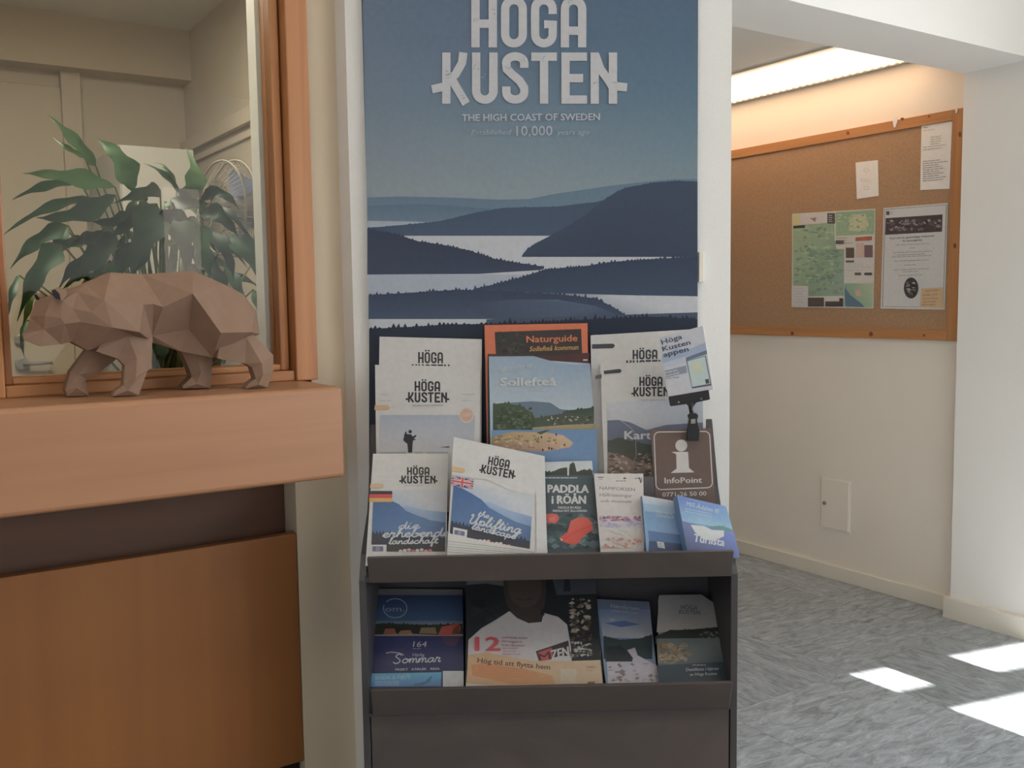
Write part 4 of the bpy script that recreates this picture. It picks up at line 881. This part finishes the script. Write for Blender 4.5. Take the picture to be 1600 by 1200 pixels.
    extrude('jaw', [pl.at(x, y, .004) for x, y in ((1072,672),(1075,655),(1073,649),(1076,645),(1086,645),(1089,649),(1087,656),(1091,672),(1090,688),(1072,688))], pl.n*.012, black_plastic, cl, bevel=.001)
    extrude('jaw_window', [pl.at(x, y, .0165) for x, y in ((1077,654.5),(1084,654),(1084,661),(1077,661.5))], pl.n*.0006, metal, cl)
    tube('ball_stem', [pl.at(1080,648,.010), pl.at(1078,640,.010), pl.at(1078.5,630,.010)], [.005,.0042,.0075], black_plastic, cl, n=10)
    extrude('gripper', [pl.at(x, y, .006) for x, y in ((1043,619.5),(1105,609),(1107,624),(1086,628.5),(1082,634),(1075,635),(1071,631),(1046,634.5))], pl.n*.010, black_plastic, cl, bevel=.001)
    for x, y in ((1058,628),(1093,623)): lathe('rivet', pl.at(x, y, .0162), pl.n, [(0,.0022),(.0012,.0016)], metal, cl, n=10)
    # card
    cq = [(1029,528),(1098,509),(1114,609),(1044,622)]
    c4 = [pl.at(x, y, .0112) for x, y in cq]; cr_ = root('app_card', (c4[2]+c4[3])/2, 'small tilted blue-grey card held upright in the black clip', 'card')
    extrude('card_sheet', c4, -pl.n*.0008, paper_white, cr_)
    cp = Plane(c4[0], c4[1], c4[3]); pr = Print(cp)
    cx = lambda a, b: ((1029+15*b)+(69+1*b)*a, (528+94*b)+(-19+6*b)*a)
    pq = lambda l, c_: pr.poly([cx(*p) for p in l], c_)
    pq([(0,0),(1,0),(1,1),(0,1)], [(176,182,196),(184,188,200),(186,186,196),(178,178,186)]); pq([(.0,.30),(.35,.24),(.62,.30),(1,.26),(1,.44),(.5,.44),(0,.46)], (134,150,176)); pq([(0,.42),(.5,.40),(1,.42),(1,.5),(0,.5)], (168,178,194))
    pq([(.52,.42),(1,.38),(1,.44),(.52,.47)], (86,100,122)); pq([(.02,.55),(.5,.54),(.5,.66),(.02,.66)], (122,128,146)); pr.lines(1037,577.5,1062,4,5,1.6,(214,216,222),slope=-.24)
    pq([(.52,.47),(.96,.46),(.98,.93),(.55,.92)], (72,80,92)); pq([(.54,.48),(.94,.47),(.96,.90),(.56,.895)], (184,204,206)); pq([(.62,.55),(.8,.54),(.86,.68),(.66,.70)], (204,212,176)); pq([(.86,.82),(.94,.82),(.945,.89),(.865,.89)], (60,66,76))
    pr.text('Höga',(1034.5,538.5),(1066,529),7.6,(64,70,88),bold=.035); pr.text('Kusten',(1036,549),(1079,538),7.6,(64,70,88),bold=.035); pr.text('appen',(1037,558),(1076,548.5),7.6,(64,70,88),bold=.035)
    pr.text('Hela Höga',(1040,592.5),(1061,590),2.6,(110,114,128),bold=.02); pr.build('card_print', cr_)
build_upper()

def build_lower():
    K = .78
    r, pl, pr = brochure('summer_magazine', 'dark blue magazine with red boathouses by the water, leftmost on the lower shelf', 'magazine', [(590,920),(723,921),(725,1083),(581,1083)], .062, .228, .008, GH, K=K, top=.40, cover=(36,44,78))
    pr.strip([(590,920),(723,921)], [(588.5,930),(723,930)], (92,92,96), (86,86,92)); pr.strip([(588.5,930),(723,930)], [(586,970),(723.4,970)], (34,48,76), (48,74,108)); pr.strip([(586,970),(723.4,970)], [(585,983),(723.5,983)], (66,90,116), (132,128,118))
    pr.ring(617.5,950.5,19,15.5,1.3,(120,130,146),a0=radians(-140),a1=radians(200)); pr.text('om.',(602,955.5),(632,955.5),8.5,(112,122,140))
    pr.ridge([(585,976),(600,974),(640,976),(680,977),(723,975)], 994, (38,44,36), (40,42,38), 3, 3, 4); pr.poly([(599,991),(602,982.5),(616,982),(620,991)], (124,66,54)); pr.poly([(622,991),(626,985.5),(641,984.5),(645,991)], (132,88,60)); pr.poly([(655,990),(658,981),(680,980.5),(683,991)], (110,92,64))
    pr.poly([(684,993),(690,980),(716,974),(720,981),(717,991)], (150,62,50)); pr.poly([(706,991),(709,982),(717,977),(717,991)], (96,52,42)); pr.poly([(585,992),(640,990.5),(690,993),(723.6,991),(723.6,994),(585,995)], (120,112,100))
    pr.strip([(584.5,994),(723.6,994)], [(580,1052),(724.3,1050)], (44,48,88), (34,36,70)); pr.poly([(690,995),(720,995),(712,1010),(696,1008)], (70,50,76)); pr.text('164',(645,1011),(666,1011),8.6,(206,206,214),shear=.2,bold=.01); pr.lines(645,1013.5,664,1,2,.7,(150,152,172))
    pr.text('Härlig',(645,1026),(663,1026),5,(186,188,200)); script(pr,'Sommar',(614,1037),(688,1034.5),6.8,1.6,(216,218,226)); pr.stroke([(603,1021),(612,1019.5),(624,1021),(631,1024)],1.4,(206,208,218)); pr.text('FRISKT   KÄRLEK   RESA',(618,1048.5),(687,1047),3.4,(190,192,204),bold=.02)
    pr.strip([(580,1053),(690,1051)], [(577,1074),(689,1073)], (60,128,156), (62,100,150)); pr.text('BADA & NJUT',(587,1062.5),(642,1061),5.6,(150,186,204),bold=.03); pr.lines(586,1065,642,3,2.6,1.2,(140,180,200)); pr.poly([(646,1070),(664,1066),(672,1058),(676,1056),(672,1066),(660,1071),(648,1073)], (44,92,116))
    pr.rect(692,1049,724.6,1073.5,(196,196,200)); pr.poly([(704,1055),(709,1053),(714,1055),(713,1060),(709,1063),(705,1060)], (150,152,160)); pr.lines(700,1065,718,2,2.4,.8,(160,160,166)); pr.build('cover_print', r)
    r, pl, pr = brochure('cover_magazine', 'wide magazine with a white-shirted person above an orange banner on the lower shelf', 'magazine', [(729,900),(930,900),(944,1082),(727,1082)], .068, .232, .012, GH, K=K, top=.40, cover=(28,32,36))
    pr.poly([(729,900),(790,900),(788,916),(760,912),(729,914)], (84,84,86)); pr.poly([(862,900),(930,900),(932,928),(870,930)], (58,62,72)); pr.poly([(882,905),(890,905),(892,924),(880,924)], (30,38,48)); pr.speckle((734,935,784,975),24,14,[(26,32,34),(34,40,42),(22,26,30)],41)
    pr.poly([(786,900),(852,900),(854,925),(850,950),(840,962),(820,970),(802,962),(792,945),(787,925)], (54,46,44)); pr.poly([(792,900),(846,900),(846,930),(836,946),(818,952),(802,942),(794,926)], (66,56,52)); pr.stroke([(806,935),(818,938),(832,935)],1.2,(44,36,36)); pr.poly([(800,950),(842,950),(848,966),(838,978),(818,974),(796,962)], (58,48,46))
    pr.poly([(796,955),(808,966),(826,974),(846,972),(850,958),(872,964),(886,976),(892,1010),(894,1050),(730,1050),(732,1000),(752,982),(776,968)], [(176,172,172),(168,164,164),(160,156,156),(160,156,156),(160,156,158),(166,162,164),(156,152,154),(150,146,150),(148,144,148),(168,160,164),(186,178,180),(186,180,180),(184,178,178)])
    pr.stroke([(806,957),(822,968),(842,970),(851,959)],1.6,(60,50,48)); pr.stroke([(780,975),(800,1000),(806,1030)],1.2,(146,140,144)); pr.stroke([(858,970),(862,1000),(858,1020)],1.4,(146,142,146))
    pr.poly([(837,1018),(888,1001),(891,1024),(842,1033)], (44,42,46)); pr.poly([(840,1020),(862,1012),(865,1030),(843,1034)], (150,60,62)); pr.text('ZEN',(862,1031),(889,1024),14,(196,192,192),bold=.04,shear=.15); pr.text('M',(843,1034),(861,1030),12,(60,44,46),bold=.03)
    pr.speckle((888,935,924,990),70,5,[(126,110,94),(60,58,52),(150,138,120),(92,84,72),(40,44,42)],42); pr.speckle((890,1002,926,1028),50,4,[(110,108,104),(60,60,58),(140,138,132)],43); pr.speckle((890,988,926,1002),20,4,[(58,44,40),(70,56,48)],44)
    pr.text('12',(743,1017),(781,1017),21,(160,56,66),bold=.05); pr.text('spännande möten',(784,998),(824,999),3.4,(140,90,96),bold=.02); pr.text('företagare',(784,1004),(815,1005),3.4,(140,90,96),bold=.02); pr.text('från kusten',(784,1010),(820,1011),3.4,(140,90,96),bold=.02); pr.lines(785,1013,822,3,4.6,1.2,(156,112,116))
    pr.poly([(732,1024),(760,1020),(790,1026),(830,1033),(880,1034),(938,1032),(942,1072),(790,1073),(728,1072)], [(222,178,130),(226,184,136),(228,188,142),(228,190,148),(226,192,154),(222,194,160),(218,190,158),(224,178,130),(206,160,120)])
    pr.poly([(736,1040),(760,1036),(820,1046),(862,1056),(868,1070),(800,1070),(738,1056)], [(214,140,76),(218,148,84),(220,154,94),(222,162,106),(222,164,110),(218,150,90),(216,142,78)]); pr.text('Hög tid att flytta hem',(746,1036),(859,1047),7.6,(92,58,50),bold=.035); pr.lines(748,1041,854,4,3.6,1.1,(176,104,70),slope=.08)
    pr.rect(876,1046,900,1068,(214,196,172)); pr.lines(874,1042,898,1,2,1,(190,150,110)); pr.text('VÅRD',(916,1045),(929,1045),3.4,(120,92,72),bold=.03); pr.lines(914,1048,930,1,2,1.2,(140,110,88)); pr.rect(918,1066,929,1072,(110,70,58))
    pr.poly([(728,1068),(748,1070),(780,1074),(728,1075)], (206,202,198)); pr.build('cover_print', r)
    r, pl, pr = brochure('river_leaflet', 'narrow brochure with a pale river under a blue sky on the lower shelf', 'brochure', [(930,936),(1014,940),(1030,1080),(949,1080)], .072, .225, .014, GH, K=K, top=.40, cover=(92,112,142))
    pr.poly([(930,936),(1014,940),(1016,952),(934,952)], (88,102,128)); pr.poly([(934,952),(1016,952),(1019,998),(942,996)], [(86,112,150),(96,112,150),(146,146,154),(150,150,158)]); pr.poly([(945,974),(975,970),(1000,976),(970,980)], (72,96,146)); pr.poly([(950,966),(962,968),(956,972)], (150,156,166))
    pr.ridge([(943,994),(970,1000),(1000,998),(1019,992)], 1030, (46,62,62), (36,46,52), 1, 4); pr.poly([(980,1016),(992,1012),(996,1024),(1026,1040),(1031,1070),(950,1070),(948,1032),(990,1030)], (150,146,158)); pr.ridge([(946,1012),(970,1008),(988,1028)], 1034, (34,42,44), (34,40,46), 1, 3); pr.speckle((950,1036,1028,1066),60,5,[(160,154,164),(128,120,130),(176,170,178),(110,96,96)],51)
    pr.text('Nämforsen',(954,950),(998,954),6,(168,174,186),bold=.02); pr.text('Hällristningar',(956,956),(998,960),3.6,(160,168,180),bold=.02); pr.build('cover_print', r)
    r, pl, pr = brochure('destination_booklet', 'pale grey booklet with lake shore and dark teal foot, rightmost on the lower shelf', 'booklet', [(1030,930),(1096,929),(1134,1078),(1031,1080)], .080, .232, .022, GH, K=K, top=.40, cover=(118,120,128))
    r.children[0].data.materials[0] = page_edge
    pr.poly([(1030,930),(1096,929),(1118,944),(1122,984),(1026,988)], [(132,132,138),(126,126,134),(122,122,130),(164,158,156),(160,156,156)]); pr.ridge([(1024,995),(1046,985),(1080,984),(1124,980)], 1006, (44,50,46), (50,54,50), 1.5, 3, 4); pr.speckle((1092,986,1126,998),26,3,[(110,106,104),(70,74,72),(134,128,124)],61)
    pr.strip([(1026,998),(1127,997)], [(1028,1040),(1136,1036)], (96,106,108), (62,76,80)); pr.poly([(1027,1006),(1040,1000),(1062,1012),(1084,1022),(1050,1038),(1028,1036)], (106,96,78)); pr.speckle((1029,1004,1075,1036),40,6,[(122,108,84),(88,82,68),(134,122,104)],62)
    pr.strip([(1027,1040),(1135,1034)], [(1031,1088),(1141,1086)], (36,52,66), (28,42,56)); pr.text('HÖGA',(1064,952),(1090,953),6.4,(70,74,96),bold=.01); pr.text('KUSTEN',(1061,959.5),(1094,960.5),6.4,(70,74,96),bold=.01); pr.lines(1082,1039,1112,1,2,1,(150,156,164)); pr.text('Destillatet i hjärtat',(1072,1049),(1123,1047),4.6,(190,194,200),bold=.015); pr.text('av Höga Kusten',(1078,1056.5),(1120,1055),4.6,(190,194,200),bold=.015); pr.build('cover_print', r)
build_lower()

# ------------------------------------------------------------------ corridor: notice board, papers, light, hatch
def corridor():
    UB = U_CORK-.018
    tr, br_ = onu(1511,167,UB), onu(1499.5,533,UB); v0 = (tr.y+br_.y)/2; v1 = 3.95
    zt_, zb_ = tr.z, br_.z; fw_ = abs(onu(1486,300,UB).y-onu(1507.5,300,UB).y); fh = .042
    r = root('notice_board', (U_CORK, (v0+v1)/2, zb_), 'large cork notice board in a knotty pine frame on the corridor wall', 'notice board')
    box('cork_sheet', U_CORK-.010, U_CORK-.001, v0+.01, v1-.01, zb_+.01, zt_-.01, cork, r)
    box('frame_rail', UB, U_CORK-.001, v0+fw_, v1-fw_, zt_-fh, zt_, pine_h, r, bevel=.002); box('frame_rail', UB, U_CORK-.001, v0+fw_, v1-fw_, zb_, zb_+fh, pine_h, r, bevel=.002)
    box('frame_stile', UB, U_CORK-.001, v0, v0+fw_, zb_, zt_, pine_v, r, bevel=.002); box('frame_stile', UB, U_CORK-.001, v1-fw_, v1, zb_, zt_, pine_v, r, bevel=.002)
    pl = Plane((UB,3,2), (UB,2,2), (UB,3,1)); k = Print(pl, K=.6)
    for x, y, a, b in ((1500,210,2.6,4.4),(1492,384,2.6,4.2),(1325,208,2.6,3),(1410,186,3,2.4),(1238,521,2.8,3),(1361,522,3.2,4),(1444,524,2,2),(1452,182,2,1.6)): k.ellipse(x,y,a,b,(104,58,34),12)
    tag(k.build('knots', r), kind='stuff')
    h = root('board_hook', onu(1400,185,UB), 'tiny white clip on the top rail of the notice board', 'clip')
    extrude('hook_plate', [onu(x,y,UB-.001) for x, y in ((1396,184),(1402,183),(1402.5,190),(1400,199),(1397.5,199),(1396,190))], (-.005,0,0), paper_white, h)
    h = root('board_hook', onu(1495,171,UB), 'tiny white clip at the top right corner of the notice board', 'clip')
    extrude('hook_plate', [onu(x,y,UB-.001) for x, y in ((1493,169),(1497,168),(1496,177),(1494,177))], (-.004,0,0), paper_white, h)
    UP = U_CORK-.0112; pp = Plane((UP-.001,3,2), (UP-.001,2,2), (UP-.001,3,1))
    def paper(name, label, cat, q):
        c4 = [onu(x,y,UP) for x, y in q]; r = root(name, (c4[2]+c4[3])/2, label, cat); extrude('sheet', c4, (-.001,0,0), paper_white, r); return r, Print(pp, K=.86, top=.62)
    r, p = paper('trail_map', 'green hiking map with small pictures pinned to the cork board', 'map', [(1238,334),(1368,326),(1365,482),(1237,480)])
    p.poly([(1238,334),(1368,326),(1365,482),(1237,480)], (212,210,206)); g1, g2 = (138,166,138), (126,156,128)
    p.poly([(1239,353),(1304,347),(1304,374),(1307,389),(1319,389),(1319,462),(1263,463),(1263,447),(1239,446)], [(150,174,140),(138,166,138),(128,158,132),(128,158,130),(140,166,144),(138,164,148),(124,154,130),(132,160,132),(142,168,138)]); p.poly([(1306,331.5),(1367,328),(1366,366),(1306,369)], [(128,164,136),(132,168,134),(140,170,134),(146,172,136)]); p.poly([(1330,336),(1352,334),(1358,352),(1346,362),(1326,360)], (182,186,148))
    p.speckle((1241,354,1304,444),110,5,[(120,152,128),(146,170,140),(112,144,124),(156,178,148)],71); p.speckle((1264,390,1318,460),70,5,[(118,150,132),(140,166,146),(110,140,128)],72); p.speckle((1308,334,1364,364),40,4,[(150,176,138),(172,182,146),(124,160,134)],73)
    p.poly([(1240,336),(1249,335),(1249,352),(1240,352.5)], (196,190,116)); p.rect(1250,337,1280,350,(206,200,202)); p.rect(1293,333,1305,349,(84,84,84)); p.lines(1295,336,1304,4,3.2,1,(190,190,188)); p.poly([(1240,353),(1258,351.5),(1258,356),(1240,357)], (64,70,66)); p.poly([(1266,341),(1276,340),(1274,347)], (150,120,110))
    p.poly([(1337,371),(1363,369),(1363,375),(1337,377)], (176,96,66)); p.rect(1338,380,1350,402,(196,170,158)); p.rect(1351,383,1364,402,(120,92,104)); p.rect(1322,387,1335,403,(92,84,74)); p.lines(1306,371,1334,3,4,1.2,(150,150,148)); p.rect(1306,376,1319,381,(96,92,90)); p.rect(1322,407,1335,410,(84,88,86)); p.lines(1322,412,1364,3,4.5,1,(176,176,176)); p.rect(1336,426,1346,430,(96,92,92)); p.rect(1351,426,1363,430,(84,80,84))
    p.poly([(1320,443),(1365,443),(1364,480),(1320,479)], [(120,160,140),(168,184,146),(150,178,144),(104,140,140)]); p.poly([(1320,448),(1328,460),(1346,474),(1352,480),(1322,479)], (84,118,140)); p.poly([(1336,454),(1344,452),(1348,462),(1338,463)], (196,160,146)); p.rect(1240,447,1262,478,(198,198,204)); p.lines(1243,450,1260,6,4.4,.8,(166,168,178)); p.rect(1263,465,1288,479,(82,76,70)); p.rect(1290,471,1318,479,(78,70,64)); p.rect(1312,466,1318,471,(70,64,60)); p.build('map_print', r)
    r, p = paper('event_poster', 'white event poster with a dark photo strip and an oval portrait on the cork board', 'poster', [(1381,325),(1481,317),(1476,484),(1376,482)])
    p.poly([(1381,325),(1481,317),(1476,484),(1376,482)], (206,208,210)); dk = (90,90,98)
    p.stroke([(1383,327.5),(1479,320),(1473.5,480),(1379,479),(1383,327.5)],.8,(120,120,128)); p.poly([(1384,341),(1473,335),(1472,362),(1383,367)], (72,64,68)); p.speckle((1385,342,1471,361),90,4,[(96,86,92),(58,52,56),(128,118,126),(150,138,142),(84,70,72)],81)
    p.rect(1385,330,1390,336,(80,80,84)); p.lines(1391,331,1398,2,2.4,.9,(150,150,154)); p.text('Kom och fira gammaldags midsommar',(1391,374),(1461,369.5),3,dk,bold=.03); p.text('På Gammelgården',(1411,378),(1441,376),3,dk,bold=.03)
    for y, a, b, s_ in ((383,1386,1466,1),(387,1422,1432,2),(395,1383,1470,3),(398.5,1392,1456,4),(401.5,1388,1462,5),(408,1395,1455,6),(414,1410,1435,7),(422,1385,1466,8),(424.5,1408,1438,9),(430.5,1400,1446,10)): p.lines(a,y,b,1,2,.9,(140,140,146),seed=s_,slope=-.04,centre=True)
    p.ellipse(1424,450,11.4,16.4,(62,60,62),26); p.speckle((1416,440,1432,461),30,3,[(120,120,122),(86,84,86),(150,150,150),(44,42,44)],82); p.poly([(1440,451),(1474,449),(1474,481),(1438,480)], (196,164,122)); p.text('Välkommen',(1445,456),(1467,454),2.6,(150,110,76),bold=.02); p.text('Kaffe och',(1443,462.5),(1465,461),2.8,(120,88,66)); p.text('bröd finns',(1443,468),(1466,467),2.8,(120,88,66)); p.text('att köpa',(1443,473),(1463,472),2.8,(120,88,66)); p.lines(1441,475.5,1472,1,2,1,(140,104,76)); p.build('poster_print', r)
    r, p = paper('note_sheet', 'small plain white note near the middle of the cork board', 'note', [(1337,254),(1372,250),(1373,306),(1339,311)])
    p.ring(1354,266,4.4,2.6,.5,(170,168,166)); p.ring(1354,294,4.4,2.8,.5,(176,160,158)); p.lines(1344,280,1365,2,3,.7,(176,174,172)); tag(p.build('note_print', r), kind='stuff')
    r, p = paper('notice_sheet', 'white typed notice sheet at the top right of the cork board', 'notice', [(1440,197),(1488,189),(1484,295),(1438,297)])
    p.text('Notis',(1443.5,200.5),(1449.5,199.5),2.2,(120,118,118),bold=.03); p.lines(1443,204,1470,1,2,.8,(160,158,156),slope=-.14); p.lines(1454,214,1474,4,3.6,1.6,(176,172,164),seed=5,slope=-.14); p.lines(1442,230,1482,2,4,1,(150,150,150),seed=6,slope=-.12); p.lines(1442,252,1482,10,3.4,1,(120,120,120),seed=8,slope=-.1); tag(p.build('notice_print', r), kind='stuff')
    # linear ceiling light along the wall
    a0 = onz(1143,141,Z_COR-.012); e0 = onz(1385,93,Z_COR-.012); b0 = onz(1143,122,Z_COR-.012)
    u1 = U_CORK-.035; u0 = b0.x; va, vb_ = V_HDR1+.16, 4.1
    lt = root('ceiling_light', ((u0+u1)/2, (va+vb_)/2, Z_COR), 'long glowing fluorescent ceiling light above the notice board', 'ceiling light')
    em = mat('warm_diffuser', (.95,.9,.8,1), .5, emit=(1,.66,.40,1), estr=3.3, col2=(.93,.88,.78,1), nscale=(5,5,5))
    box('diffuser', u0, u1, va, vb_, Z_COR-.030, Z_COR-.004, em, lt)
    box('light_rim', u1, u1+.02, va-.02, vb_, Z_COR-.032, Z_COR-.001, paint_trim, lt); box('light_rim', u0-.035, u0, va-.02, vb_, Z_COR-.009, Z_COR-.001, paint_trim, lt)
    box('light_rim', u0, u1, va-.02, va, Z_COR-.022, Z_COR-.001, paint_trim, lt); box('light_rim', u0, u1, vb_, vb_+.02, Z_COR-.022, Z_COR-.001, paint_trim, lt)
    fm = None
    n = 46
    for i in range(n):
        v = va+.02+(vb_-va-.04)*i/(n-1)
        if fm is None: o = box('louvre_fin', u1-.022, u1, v-.006, v+.006, Z_COR-.036, Z_COR-.0305, paint_trim, lt); fm = o.data; v_0 = v
        else:
            o = bpy.data.objects.new('louvre_fin', fm); COL.objects.link(o); o.parent = lt; o.location = (0, v-v_0, 0)
    # access hatch
    q = [onu(x,y,U_CORK-.004) for x, y in ((1283,745),(1329,752),(1327,832),(1282,825))]
    v_a = (q[0].y+q[3].y)/2; v_b = (q[1].y+q[2].y)/2; z_a = (q[2].z+q[3].z)/2; z_b = (q[0].z+q[1].z)/2
    h = root('access_hatch', (U_CORK, (v_a+v_b)/2, z_a), 'small cream access hatch low on the corridor wall', 'hatch')
    box('hatch_frame', U_CORK-.004, U_CORK-.0005, v_b, v_a, z_a, z_b, wall_pale, h)
    hd_ = box('hatch_door', U_CORK-.008, U_CORK-.0045, v_b+.006, v_a-.006, z_a+.006, z_b-.006, wall_pale, h, bevel=.001)
    kp = onu(1288.5,786,U_CORK-.009); lathe('hatch_lock', kp+Vector((.001,0,0)), (-1,0,0), [(0,.009),(.006,.009),(.008,.006)], metal, hd_, n=14)
corridor()
